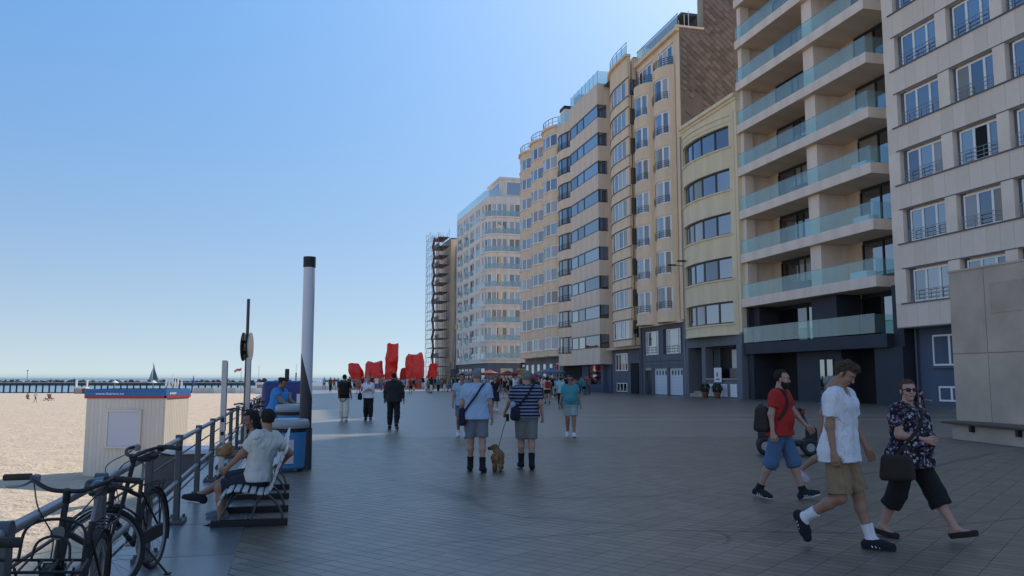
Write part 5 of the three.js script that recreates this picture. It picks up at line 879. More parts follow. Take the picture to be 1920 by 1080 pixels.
person({ label: 'man in a navy striped T-shirt and cap walking the small brown dog', x: 0.27, d: 15.55, face: 183, h: 1.74, w: 1.18, belly: 0.06, head: [14, 2], legs: [[8, 4, 0, 0], [-6, 10, -1, -14]], arms: [[16, 26, 20, 0], [-6, 14, 16, 0]],
  top: { m: striped, hem: 0.90, sl: 0.74, e: 0.028, flare: 0.018, fold: 0.008 }, bottom: { m: CM.grey, fr: 0.94, e: 0.028, fl: 0.026 }, shoe: darkShoe, sock: [CM.black, 0.42], hair: ['short', HAIR.grey], cap: CM.grey, curl: 1.6,
  extra: (c) => { strapBag(c, { pts: [[-0.14, 1.5, 0.03], [-0.12, 1.5, -0.09], [0.0, 1.3, -0.165], [0.14, 1.15, -0.16], [0.22, 1.05, -0.1]], bag: [0.22, 0.98, -0.12], size: [0.2, 0.26, 0.22], mat: CM.navy, round: 0.08, name: 'bag' }); const q = mesh('cloth_in_bag', planarUV(field([ell(V(0, 0, 0), 0.06, 0.09, 0.05)], 0.02, 0.012, null, 0.02, 0.02)), CM.sky, c.T); q.position.copy(c.U(0.26, 1.12, -0.1)); } });
person({ label: 'woman in a teal top and pale shorts walking towards the camera', x: 1.66, d: 23.7, face: -4, h: 1.7, res: 0.017, w: 1.2, belly: 0.06, fem: true, sk: 'tan', legs: [[8, 0, 0, 10], [-10, 12, -1, -10]], arms: [[4, 16, 12, 0], [-6, 18, 16, 0]],
  top: { m: CM.teal, hem: 0.93, sl: 0.55, e: 0.03, flare: 0.02 }, bottom: { m: CM.mint, fr: 0.72, e: 0.03, fl: 0.03 }, shoe: { m: CM.white }, sock: [CM.white, 0.12], hair: ['short', HAIR.reddish], glasses: true });
person({ label: 'person in a light blue T-shirt half hidden behind the man with the black bag', x: -1.42, d: 23.7, face: 4, h: 1.77, res: 0.018, sk: 'tan', legs: [[12, 0, 1, 10], [-10, 14, 1, -10]], arms: [[0, 10, 12, 0], [6, 10, 16, 0]],
  top: { m: CM.sky, hem: 0.86 }, bottom: { m: CM.greyblue, fr: 0.8 }, shoe: { m: CM.white }, sock: [CM.white, 0.2], hair: ['short', HAIR.dark] });
person({ label: 'man in a dark hooded jacket and black trousers walking away alone', x: -3.87, d: 27.3, face: 182, h: 1.8, res: 0.018, w: 1.16, sk: 'olive', legs: [[8, 2, 3, 0], [-12, 22, 3, -30]], arms: [[6, 14, 12, 0], [-6, 16, 12, 0]],
  top: { m: CM.charcoal, hem: 0.84, sl: 1.86, e: 0.036, flare: 0.02, neck: 0.9 }, topName: 'jacket', bottom: { m: CM.black, fr: 1.9, e: 0.022 }, shoe: { m: CM.black, sole: std(0.25, 0.25, 0.25, 0.8) }, hair: ['short', HAIR.dark],
  extra: (c) => { const g = field([ell(c.U(0, 1.5, -0.09).multiplyScalar(1 / c.S), 0.1, 0.07, 0.06)], 0.02, 0.015); g.scale(c.S, c.S, c.S); mesh('hood', planarUV(g), CM.charcoal, c.T); } });
person({ label: 'woman in a white top and black trousers looking at a phone, black bag beside', x: -5.63, d: 32.7, face: 8, h: 1.7, res: 0.019, fem: true, head: [0, 18], legs: [[6, 0, 1, 6], [-6, 8, 1, -6]], arms: [[6, 6, 95, 30], [6, 6, 95, 30]],
  top: { m: CM.white, hem: 0.88, sl: 1.6, e: 0.026 }, bottom: { m: CM.black, fr: 1.9, e: 0.03, fl: 0.02 }, shoe: { m: CM.black }, hair: ['pony', HAIR.grey],
  extra: (c) => strapBag(c, { pts: [[-0.12, 1.5, 0.03], [-0.24, 1.3, 0.02], [-0.32, 1.1, 0]], bag: [-0.34, 0.95, 0], size: [0.2, 0.28, 0.3], mat: CM.black, round: 0.07, name: 'bag' }) });
person({ label: 'person in white trousers with a bulging black backpack in the sun strip', x: -6.5, d: 32.3, face: 178, h: 1.76, res: 0.019, sk: 'tan', legs: [[9, 0, 2, 4], [-9, 10, 2, -8]], arms: [[4, 9, 25, 0], [0, 9, 25, 0]],
  top: { m: CM.black, hem: 0.86, sl: 0.6 }, bottom: { m: CM.offwhite, fr: 1.93, e: 0.028, fl: 0.03 }, shoe: { m: CM.white }, hair: ['short', HAIR.dark],
  extra: (c) => { const g = new RoundedBoxGeometry(0.36, 0.5, 0.22, 4, 0.09); const b = mesh('backpack', planarUV(g), CM.black, c.T); b.position.copy(c.U(0, 1.22, -0.2)); const s = mb(); s.tube([c.U(0.1, 0.95, -0.15), c.U(0.12, 0.8, -0.16), c.U(0.02, 0.74, -0.17), c.U(-0.1, 0.82, -0.16), c.U(-0.1, 0.95, -0.15)], 0.015, 20); s.build('sleeves_tied', CM.navy, c.T); } });
person({ label: 'person with a red backpack and dark shorts walking away towards the cafe hedge', x: 2.28, d: 54, face: 184, h: 1.74, res: 0.024, fem: true, legs: [[12, 0, 1, 0], [-12, 20, 1, -20]], arms: [[8, 10, 20, 0], [-8, 10, 20, 0]], top: { m: CM.cream, hem: 0.9, sl: 0.5 }, bottom: { m: CM.black, fr: 0.6, e: 0.03 }, shoe: { m: CM.black }, hair: ['long', HAIR.dark],
  extra: (c) => { const b = mesh('backpack', planarUV(new RoundedBoxGeometry(0.34, 0.42, 0.2, 3, 0.07)), CM.red, c.T); b.position.copy(c.U(0, 1.22, -0.2)); } });
person({ label: 'person in a bright cyan top partly hidden by the woman in teal', x: 2.75, d: 47, face: 170, h: 1.7, res: 0.024, top: { m: cloth(0.25, 0.55, 0.6), hem: 0.86 }, bottom: { m: CM.navy, fr: 1.9 }, shoe: { m: CM.black }, hair: ['short', HAIR.dark] });
person({ label: 'woman in a black top and long dark skirt just right of the pale blue shirt', x: -0.87, d: 42.6, face: 8, h: 1.7, res: 0.022, fem: true, sk: 'fair', legs: [[10, 0, 0, 0], [-10, 14, 0, 0]], arms: [[5, 8, 60, 20], [-5, 8, 15, 0]], top: { m: CM.black, hem: 0.9, sl: 0.4 }, bottom: { m: CM.navy, fr: 1.0, e: 0.04, skirt: true }, shoe: { m: CM.white }, hair: ['long', HAIR.brown] });
person({ label: 'person in dark clothes walking towards the camera behind the striped shirt', x: 0.35, d: 23.2, face: 0, h: 1.68, res: 0.02, fem: true, legs: [[10, 0, 4, 0], [-10, 14, 4, 0]], arms: [[10, 16, 20, 0], [8, 18, 20, 0]], top: { m: CM.black, hem: 0.86 }, bottom: { m: CM.black, fr: 0.8 }, shoe: { m: CM.black }, hair: ['long', HAIR.brown] });
person({ label: 'small girl in a flowered dress by the blue wall at the right', x: 15.9, d: 32.4, face: 60, h: 1.2, res: 0.02, fem: true, sk: 'pink', legs: [[18, 0, 1, 0], [-16, 20, 1, -10]], arms: [[40, 10, 40, 0], [-10, 10, 20, 0]], top: { m: cloth(0.5, 0.36, 0.34, { map: floralTex }), hem: 0.6, sl: 0.3, e: 0.02, flare: 0.04 }, dress: true, topName: 'dress', shoe: { m: CM.white }, hair: ['bun', HAIR.dark] });
person({ label: 'woman in a bright blue tunic leaning over the waste bins', x: -5.3, d: 18.7, face: 70, h: 1.66, res: 0.016, w: 1.1, fem: true, sk: 'olive', lean: 14, head: [0, 14], legs: [[6, 4, 2, 0], [-4, 4, 2, 0]], arms: [[42, 6, 26, 0], [46, 6, 22, 0]], top: { m: CM.blue, hem: 0.66, sl: 0.5, e: 0.035, flare: 0.05 }, dress: true, topName: 'tunic', bottom: { m: CM.greyblue, fr: 1.8 }, shoe: darkShoe, hair: ['bun', HAIR.dark] });
{ // the couple on the bench
  const seatPos = (s, off) => V(off, 0, -s).applyAxisAngle(V(0, 1, 0), ST).add(streetPos), f = -75.5;
  const a = seatPos(9.95, 0.90), b = seatPos(10.55, 0.86);
  person({ label: 'dark haired man in a white T-shirt sitting on the bench with one leg crossed', x: a.x, d: -a.z, face: f - 6, h: 1.68, res: 0.012, w: 1.12, sk: 'tan', seat: 0.42, lean: -9, twist: -26, head: [-62, 2],
    legs: [[80, 84, 2, 4], [86, 14, 24, 10]], shinYaw: [0, -72], arms: [[40, 2, 6, 0], [-30, 34, 75, 0]], top: { m: cloth(0.60, 0.60, 0.56), hem: 0.9, sl: 0.66, e: 0.028, flare: 0.02, fold: 0.011 }, bottom: { m: cloth(0.022, 0.026, 0.04), fr: 0.92, e: 0.026, fl: 0.02 }, shoe: { m: cloth(0.012, 0.013, 0.02) }, hair: ['short', HAIR.dark] });
  person({ label: 'dark haired woman on the bench beside the man in white, holding a paper bag', x: b.x, d: -b.z, face: f + 2, h: 1.6, res: 0.014, fem: true, sk: 'olive', seat: 0.42, lean: 6, head: [10, 8], legs: [[82, 84, 4, 0], [82, 80, 4, 0]], arms: [[30, 6, 66, 20], [30, 6, 66, 20]],
    top: { m: floral, hem: 0.88, sl: 0.6 }, bottom: { m: CM.charcoal, fr: 1.5 }, shoe: { m: CM.greyblue }, hair: ['long', HAIR.dark] });
  const p = seatPos(10.4, 0.52), g = field([ell(V(0, 0, 0), 0.11, 0.1, 0.1), ell(V(0.06, 0.09, 0.02), 0.07, 0.09, 0.07), ell(V(-0.06, -0.06, 0.05), 0.09, 0.06, 0.08)], 0.03, 0.011, null, 0.03, 0.03);
  const m = tag(mesh(numbered('paper_bag'), planarUV(g), std(0.33, 0.17, 0.07, 0.8), scene), 'crumpled brown paper bag held by the woman on the bench', 'paper bag'); m.position.set(p.x, 0.80, p.z); m.scale.setScalar(0.62);
}
{ // dog and leash
  const t = thing('dog', 'small brown curly dog on a leash between the two men, head turned left', 'dog', at(-0.25, 15.25), 176 * RAD), L = [];
  L.push(cap(V(0, 0.27, -0.17), V(0, 0.265, 0.02), 0.085, 0.092), cap(V(0, 0.265, 0.02), V(0, 0.27, 0.12), 0.092, 0.096), cap(V(0.01, 0.3, 0.14), V(0.06, 0.375, 0.21), 0.065, 0.055), ell(V(0.085, 0.40, 0.23), 0.062, 0.058, 0.062), cap(V(0.11, 0.395, 0.24), V(0.185, 0.375, 0.26), 0.036, 0.026), ell(V(0.2, 0.378, 0.265), 0.014, 0.013, 0.014), cap(V(0.06, 0.42, 0.27), V(0.05, 0.35, 0.3), 0.026, 0.024), cap(V(0.07, 0.42, 0.18), V(0.05, 0.35, 0.16), 0.026, 0.024));
  L.push(cap(V(0.05, 0.24, 0.13), V(0.055, 0.13, 0.125), 0.042, 0.03), cap(V(0.055, 0.13, 0.125), V(0.055, 0.03, 0.14), 0.03, 0.024), cap(V(0.055, 0.025, 0.14), V(0.055, 0.022, 0.165), 0.025, 0.022));
  L.push(cap(V(-0.05, 0.24, 0.13), V(-0.055, 0.14, 0.18), 0.042, 0.03), cap(V(-0.055, 0.14, 0.18), V(-0.055, 0.06, 0.14), 0.029, 0.023), cap(V(-0.055, 0.055, 0.14), V(-0.055, 0.04, 0.16), 0.024, 0.022));
  for (const [s, o] of [[0.055, 0.02], [-0.055, -0.05]]) L.push(cap(V(s, 0.25, -0.17), V(s, 0.17, -0.13 + o), 0.062, 0.042), cap(V(s, 0.17, -0.13 + o), V(s, 0.10, -0.21 + o), 0.038, 0.026), cap(V(s, 0.10, -0.21 + o), V(s, 0.03, -0.19 + o), 0.026, 0.023), cap(V(s, 0.025, -0.19 + o), V(s, 0.022, -0.165 + o), 0.025, 0.022));
  const g = field(L, 0.03, 0.007, null, 0.03, 0.0), u = uni(L, 0.03); const P = g.attributes.position, N = g.attributes.normal, col = new Float32Array(P.count * 3);
  for (let i = 0; i < P.count; i++) { const x = P.getX(i), y = P.getY(i), z = P.getZ(i), n = 0.010 * noise3(x * 60, y * 60, z * 60) + 0.005 * noise3(x * 140, y * 140, z * 140); P.setXYZ(i, x + N.getX(i) * n, y + N.getY(i) * n, z + N.getZ(i) * n); const k = 0.75 + 0.35 * noise3(x * 25, y * 25, z * 25) - (y < 0.06 ? 0.2 : 0); const dark = x > 0.185 ? 0.1 : 1; col.set([k * dark, k * dark, k * dark], 3 * i); }
  g.computeVertexNormals(); g.setAttribute('color', new THREE.BufferAttribute(col, 3)); mesh('body', planarUV(g), std(0.30, 0.165, 0.075, 0.95, { vertexColors: true }), t);
  const tg = field([cap(V(0, 0.31, -0.24), V(0.01, 0.24, -0.29), 0.026, 0.026), cap(V(0.01, 0.24, -0.29), V(0.0, 0.15, -0.29), 0.026, 0.016)], 0.02, 0.007, null, 0.02, 0.006); mesh('tail', planarUV(tg), std(0.26, 0.14, 0.06, 0.95), t);
  const c = new THREE.TorusGeometry(0.068, 0.009, 6, 20); c.rotateX(1.1); c.translate(0.035, 0.335, 0.17); mesh('collar', planarUV(c), CM.black, t);
  const l = thing('dog_leash', 'thin dark leash with a black handle from the striped man to the dog', 'leash');
  mb().tube([V(-0.26, 0.34, -15.42), V(-0.21, 0.55, -15.55), V(-0.14, 0.80, -15.72), V(-0.09, 0.93, -15.8)], 0.006, 20, 5).build('cord', CM.black, l); mb().rbox(-0.115, -0.055, 0.86, 1.0, -15.86, -15.74, 0.02).build('handle', M.black, l);
}
// ---------------------------------------------------------------- bicycles
function makeBike(label, x, d, face, steer, o = {}) {
  const t = thing('bicycle', label, 'bicycle', at(x, d), face * RAD, 'bicycles parked against the sea railing'), WB = 1.08, R = 0.345, fr = o.m || M.black; t.rotation.order = 'YXZ'; t.rotation.z = (o.tilt || 0) * RAD;
  const ax = 20 * RAD, hd = V(0, 0.92, WB - 0.24);          // head tube top
  const wheel = (name, cz, st) => {
    const w = sub(name, t), Q = (g) => { g.rotateY(Math.PI / 2); if (st) { g.translate(0, 0, 0); } return g; };
    mesh('tyre', planarUV(Q(new THREE.TorusGeometry(R - 0.02, 0.021, 10, 48))), M.black, w); mesh('rim', planarUV(Q(new THREE.TorusGeometry(R - 0.047, 0.011, 6, 48))), M.steel, w);
    const S = mb(); for (let i = 0; i < 28; i++) { const a = i / 28 * 2 * Math.PI, b = a + (i % 2 ? 0.5 : -0.5); S.bar(V(i % 4 < 2 ? 0.03 : -0.03, 0.025 * Math.cos(b), 0.025 * Math.sin(b)), V(0, (R - 0.05) * Math.cos(a), (R - 0.05) * Math.sin(a)), 0.0014, 4); } S.bar(V(-0.045, 0, 0), V(0.045, 0, 0), 0.022, 10); S.build('spokes', M.steel, w);
    w.position.set(0, R, cz); w.rotation.y = st; return w;
  };
  wheel('rear_wheel', 0, 0); wheel('front_wheel', WB, steer * RAD);
  const bb = V(0, 0.29, 0.44), st = V(0, 0.80, 0.26), hb = V(0, 0.62, WB - 0.15), F = mb();
  F.bar(bb, st, 0.018, 10).bar(bb, hb, 0.021, 10).bar(st.clone().lerp(bb, 0.25), hd.clone().lerp(hb, 0.25), 0.018, 10).bar(hb, hd, 0.022, 10);
  for (const s of [-0.06, 0.06]) F.bar(V(s, R, 0), bb.clone().add(V(s * 0.5, 0, 0)), 0.01).bar(V(s, R, 0), st.clone().lerp(bb, 0.2).add(V(s * 0.3, 0, 0)), 0.009);
  F.build('frame', fr, t);
  const sp = mb(); sp.bar(st, V(0, 0.93, 0.21), 0.013, 8); for (const s of [-0.03, 0.03]) { sp.tube(Array.from({ length: 30 }, (_, i) => V(s + 0.012 * Math.cos(i * 1.6), 0.93 + i * 0.0013, 0.15 + 0.012 * Math.sin(i * 1.6))), 0.002, 60, 4); } sp.build('seat_post', M.steel, t);
  const sg = field([cap(V(0, 0.99, 0.37), V(0, 0.995, 0.22), 0.022, 0.035), cap(V(-0.06, 1.0, 0.13), V(0.06, 1.0, 0.13), 0.042, 0.042), cap(V(0, 0.995, 0.2), V(0, 1.0, 0.12), 0.045, 0.055)], 0.03, 0.01); mesh('saddle', planarUV(sg), std(0.03, 0.03, 0.032, 0.3), t);
  // fork, stem and handlebar turn with the wheel
  const K = sub('steering', t); K.position.set(0, 0, WB); K.rotation.y = steer * RAD;
  const fk = mb(); for (const s of [-0.055, 0.055]) fk.tube([V(s, R, 0), V(s, 0.5, -0.06), V(s * 0.9, 0.68, -0.13)], 0.012, 10, 7); fk.bar(V(-0.055, 0.68, -0.14), V(0.055, 0.68, -0.14), 0.02).bar(V(0, 0.66, -0.15), V(0, 1.06, -0.27), 0.017, 10); fk.build('fork', fr, K);
  const H = mb(), hw = 0.33; H.tube([V(-hw, 1.10, -0.44), V(-hw + 0.11, 1.115, -0.40), V(-0.17, 1.10, -0.29), V(-0.08, 1.065, -0.24), V(0, 1.06, -0.235), V(0.08, 1.065, -0.24), V(0.17, 1.10, -0.29), V(hw - 0.11, 1.115, -0.40), V(hw, 1.10, -0.44)], 0.0125, 60, 8).bar(V(0, 1.0, -0.25), V(0, 1.07, -0.23), 0.02, 8); H.build('handlebar', o.hb || M.black, K);
  for (const s of [-1, 1]) { mb().bar(V(s * (hw - 0.12), 1.114, -0.395), V(s * (hw + 0.02), 1.098, -0.448), 0.0185, 10).build('grip', std(0.03, 0.028, 0.026, 0.8), K); mb().tube([V(s * (hw - 0.14), 1.10, -0.36), V(s * (hw - 0.1), 1.075, -0.335), V(s * (hw - 0.01), 1.055, -0.375)], 0.0075, 10, 5).rbox(s * (hw - 0.15) - 0.02, s * (hw - 0.15) + 0.02, 1.08, 1.13, -0.40, -0.355, 0.01).build('brake_lever', s < 0 ? M.steel : M.black, K); }
  mb().tube([V(0.18, 1.08, -0.33), V(0.12, 1.0, -0.1), V(0.03, 0.85, -0.1), V(0.03, 0.72, -0.12)], 0.004, 24, 5).tube([V(-0.18, 1.08, -0.33), V(-0.1, 0.98, -0.08), V(-0.02, 0.84, -0.09), V(-0.02, 0.72, -0.12)], 0.004, 24, 5).build('cable', M.black, K);
  { const g = new THREE.CylinderGeometry(0.035, 0.025, 0.07, 16); g.rotateX(Math.PI / 2); g.translate(0, 0.86, -0.12); mesh('headlamp', planarUV(g), M.steel, K); }
  const mud = (cz, a0, a1, P) => { const pts = []; for (let i = 0; i <= 16; i++) { const a = a0 + (a1 - a0) * i / 16; pts.push(V(0, R + (R + 0.02) * Math.cos(a), cz + (R + 0.02) * Math.sin(a))); } const B = mb(); for (let i = 0; i < 16; i++) B.sbar(pts[i], pts[i + 1], 0.05, 0.006); B.build('mudguard', fr, P); };
  mud(0, -2.0, 0.6, t); mud(0, -1.0, 0.9, K);
  const C = mb(); { const g = new THREE.TorusGeometry(0.085, 0.006, 6, 24); g.rotateY(Math.PI / 2); g.translate(0.05, bb.y, bb.z); C.geom(g); } C.bar(V(0.07, bb.y, bb.z), V(0.09, bb.y - 0.12, bb.z + 0.12), 0.009).bar(V(-0.07, bb.y, bb.z), V(-0.09, bb.y + 0.12, bb.z - 0.12), 0.009).bar(V(-0.07, bb.y, bb.z), V(0.07, bb.y, bb.z), 0.014); C.build('crank', M.steel, t);
  for (const s of [-1, 1]) mb().rbox(s * 0.14 - 0.045, s * 0.14 + 0.045, bb.y - s * 0.12 - 0.012, bb.y - s * 0.12 + 0.012, bb.z + s * 0.12 - 0.04, bb.z + s * 0.12 + 0.04, 0.008).build('pedal', M.black, t);
  mb().rbox(0.045, 0.075, 0.27, 0.39, -0.05, 0.47, 0.015).build('chain_guard', fr, t);
  const rk = mb(); for (const s of [-0.055, 0.055]) rk.bar(V(s, 0.74, 0.16), V(s, 0.74, -0.26), 0.006).bar(V(s, R, 0), V(s, 0.74, -0.12), 0.006).bar(V(s, R, 0), V(s, 0.74, -0.02), 0.006); for (let i = 0; i < 4; i++) rk.bar(V(-0.055, 0.74, 0.12 - i * 0.12), V(0.055, 0.74, 0.12 - i * 0.12), 0.005); rk.bar(V(0, 0.74, -0.26), V(0, 0.74, 0.16), 0.005); rk.build('rear_rack', M.black, t);
  mb().bar(V(0.05, 0.28, 0.38), V(0.22, 0.01, 0.30), 0.009).rbox(0.2, 0.25, 0.0, 0.015, 0.27, 0.33, 0.005).build('kickstand', M.black, t);
  if (o.frontRack) { const B = mb(), y = 0.745, z0 = 0.02, z1 = 0.30; B.bar(V(-0.17, y, z0), V(0.17, y, z0), 0.008).bar(V(-0.17, y, z1), V(0.17, y, z1), 0.008).bar(V(-0.17, y, z0), V(-0.17, y, z1), 0.008).bar(V(0.17, y, z0), V(0.17, y, z1), 0.008); for (let i = 1; i < 5; i++) B.bar(V(-0.17 + i * 0.068, y, z0), V(-0.17 + i * 0.068, y, z1), 0.006); for (const s of [-0.055, 0.055]) B.bar(V(s, R, 0.0), V(s * 2.4, y, 0.2), 0.007).bar(V(s, 0.62, -0.11), V(s, y, z0), 0.007); B.tube([V(-0.15, y, z0), V(-0.13, y + 0.16, z0 - 0.03), V(0, y + 0.2, z0 - 0.04), V(0.13, y + 0.16, z0 - 0.03), V(0.15, y, z0)], 0.008, 24); B.tube([V(-0.09, y, z0 + 0.02), V(-0.07, y + 0.09, z0), V(0, y + 0.12, z0), V(0.07, y + 0.09, z0), V(0.09, y, z0 + 0.02)], 0.007, 20); B.build('front_rack', M.black, K); }
  return t;
}
makeBike('black city bicycle with a front rack and silver brake lever, nearest whole bicycle', -2.7, 5.45, 14, 6, { frontRack: true, tilt: -4 });
makeBike('black city bicycle behind the front rack one, its front wheel turned aside', -3.18, 7.55, 4, -42, { tilt: 3 });
makeBike('bicycle at the bottom left corner of which one grip shows', -2.2, 3.53, 14, 4);
makeBike('dark bicycle leaning on the railing beside the thin sign pole', rx(19.5) + 0.3, 20.2, 14, 12, { tilt: 5 });
makeBike('dark bicycle leaning on the railing left of the blue booth', rx(22) + 0.3, 23.2, 16, -20, { m: M.navy, tilt: 5 });
makeBike('dark bicycle leaning on the railing behind the seated couple', rx(16) + 0.32, 17.1, 13, 14, { tilt: 5 });
{ // scooter behind the man in red
  const t = thing('mobility_scooter', 'black mobility scooter with grey wheels, half hidden behind the man in red', 'mobility scooter', at(6.0, 18.4), 75 * RAD);
  for (const [x, z, r] of [[-0.28, 0.5, 0.19], [0.28, 0.5, 0.19], [-0.28, -0.42, 0.2], [0.28, -0.42, 0.2]]) { const w = sub('wheel', t); const g = new THREE.TorusGeometry(r - 0.06, 0.06, 10, 26); g.rotateY(Math.PI / 2); g.translate(x, r, z); mesh('tyre', planarUV(g), M.black, w); const h = new THREE.CylinderGeometry(r - 0.1, r - 0.1, 0.08, 16); h.rotateZ(Math.PI / 2); h.translate(x, r, z); mesh('rim', planarUV(h), std(0.3, 0.3, 0.32, 0.4), w); }
  mb().rbox(-0.26, 0.26, 0.2, 0.32, -0.5, 0.45, 0.05).rbox(-0.25, 0.25, 0.3, 0.55, -0.58, -0.1, 0.08).rbox(-0.2, 0.2, 0.28, 0.62, 0.42, 0.66, 0.08).build('body', M.black, t);
  mb().rbox(-0.24, 0.24, 0.62, 0.72, -0.5, 0.0, 0.04).rbox(-0.23, 0.23, 0.7, 1.12, -0.56, -0.44, 0.05).build('seat', std(0.02, 0.02, 0.02, 0.6), t);
  mb().bar(V(0, 0.55, 0.5), V(0, 1.0, 0.32), 0.03).rbox(-0.28, 0.28, 0.97, 1.03, 0.26, 0.34, 0.02).build('tiller', M.black, t); mb().rbox(-0.2, 0.2, 0.88, 1.02, 0.34, 0.42, 0.03).build('red_panel', std(0.25, 0.03, 0.03, 0.5), t);
}
// ---------------------------------------------------------------- distance: sculptures, cafe, crowd, beach
const redM = [0, 1].map((i) => std(0.86 - 0.06 * i, 0.03, 0.02, 0.38));
function redBlock(label, x, w, h, t, tilt = 0, bulge = 0, dep = 140) {
  const o = thing('sculpture', label, 'sculpture', at(x, dep), 0.3 * tilt, 'red crumpled sculptures by the sea'), R = Math.min(w, t) * 0.12;
  const f = (px, py, pz) => {
    const k = py / h; let qx = px - tilt * py, qz = pz; const wv = 1 + bulge * Math.sin(k * Math.PI) + 0.12 * noise3(k * 3, w, 1) - 0.05 * k;
    const n = 0.30 * noise3(qx * 0.8 + 7 * w, py * 0.45, qz * 0.8) + 0.26 * Math.abs(noise3(qx * 1.3, py * 0.5 + w, qz * 1.3)) + 0.09 * Math.abs(noise3(qx * 3, py * 1.0, qz * 3)) - 0.1;
    const dx = Math.abs(qx) - (w / 2 * wv - R), dz = Math.abs(qz) - (t / 2 * wv - R), dy = Math.max(py - h + R + 0.5 * noise3(qx * 0.8, 3, qz * 0.8), -py);
    return Math.hypot(Math.max(dx, 0), Math.max(dz, 0), Math.max(dy, 0)) + Math.min(0, Math.max(dx, dy, dz)) - R + n * 0.9;
  };
  mesh('crumpled_block', planarUV(snet(f, [-w * 0.9 + Math.min(0, tilt * h), -0.6, -t], [w * 0.9 + Math.max(0, tilt * h), h + 1, t], 0.12)), redM[label.length % 2], o);
}
redBlock('small red crumpled sculpture leaning to the left, leftmost of the red group', -25.6, 1.9, 4.0, 1.7, -0.28);
redBlock('broad squat red crumpled sculpture left of the tallest red column', -23.5, 2.6, 4.2, 2.4, 0.05, 0.12);
redBlock('low red lump at the foot of the broad red sculpture', -21.9, 1.3, 2.1, 1.4, 0, 0.1, 137.5);
redBlock('tallest red crumpled column in the middle of the sculpture group', -20.4, 2.1, 7.4, 2.0, 0.03, -0.06);
redBlock('small low red crumpled sculpture just right of the tallest column', -18.4, 1.6, 3.2, 1.5, 0.05, 0.1, 143);
redBlock('big bulging red sculpture with a ragged top, right of the tallest column', -16.4, 2.6, 5.5, 2.3, -0.02, 0.16);
redBlock('dark red slanted sculpture at the right end beside the scaffolding', -14.2, 1.3, 4.0, 1.9, 0.16, 0.05, 144);
// parasols of the cafe terraces
function parasol(label, x, d, r, h, cols) {
  const o = thing('parasol', label, 'parasol', at(x, d), rnd(), 'cafe parasols'); mb().bar(V(0, 0, 0), V(0, h, 0), 0.035, 8).build('pole', M.steel, o); mb().rbox(-0.3, 0.3, 0, 0.1, -0.3, 0.3, 0.02).build('base', M.greywall, o);
  for (let i = 0; i < 8; i++) { const a = i / 8 * 2 * Math.PI, b = (i + 1) / 8 * 2 * Math.PI, p = (t, R, y) => [R * Math.cos(t), y, R * Math.sin(t)], t0 = p(0, 0, h), pos = [...t0, ...p(b, r, h - 0.55), ...p(a, r, h - 0.55), ...p(a, r, h - 0.55), ...p(b, r, h - 0.55), ...p(b, r * 1.0, h - 0.75), ...p(a, r, h - 0.55), ...p(b, r, h - 0.75), ...p(a, r, h - 0.75)]; const g = new THREE.BufferGeometry(); g.setAttribute('position', new THREE.Float32BufferAttribute(pos, 3)); g.computeVertexNormals(); mesh('canopy_panel', planarUV(g), cols[i % cols.length], o); }
}
const pc = (r, g, b) => phys(r * 0.6, g * 0.6, b * 0.6, 0.9, { side: THREE.DoubleSide, transmission: 0.15, thickness: 0 });
parasol('grey blue cafe parasol left of the red ones', -7.6, 135, 1.5, 2.75, [pc(0.25, 0.3, 0.42)]);
parasol('red cafe parasol beside the grey blue one', -5.4, 132, 1.4, 2.8, [pc(0.4, 0.04, 0.05)]); parasol('dark red cafe parasol behind the grey cap', -3.5, 128, 1.5, 2.9, [pc(0.3, 0.04, 0.06)]);
parasol('cafe parasol striped red, orange and yellow like a rainbow', 1.3, 112, 1.5, 2.85, [pc(0.5, 0.05, 0.04), pc(0.55, 0.2, 0.03), pc(0.55, 0.42, 0.04)]); parasol('red cafe parasol touching the rainbow striped one', -0.6, 118, 1.4, 2.7, [pc(0.42, 0.06, 0.05)]);
parasol('pink cafe parasol above the hedge', 3.0, 106, 1.2, 2.3, [pc(0.5, 0.06, 0.2)]); parasol('wide pale blue cafe parasol above the hedge', 4.7, 102, 1.9, 2.9, [pc(0.2, 0.32, 0.45)]);
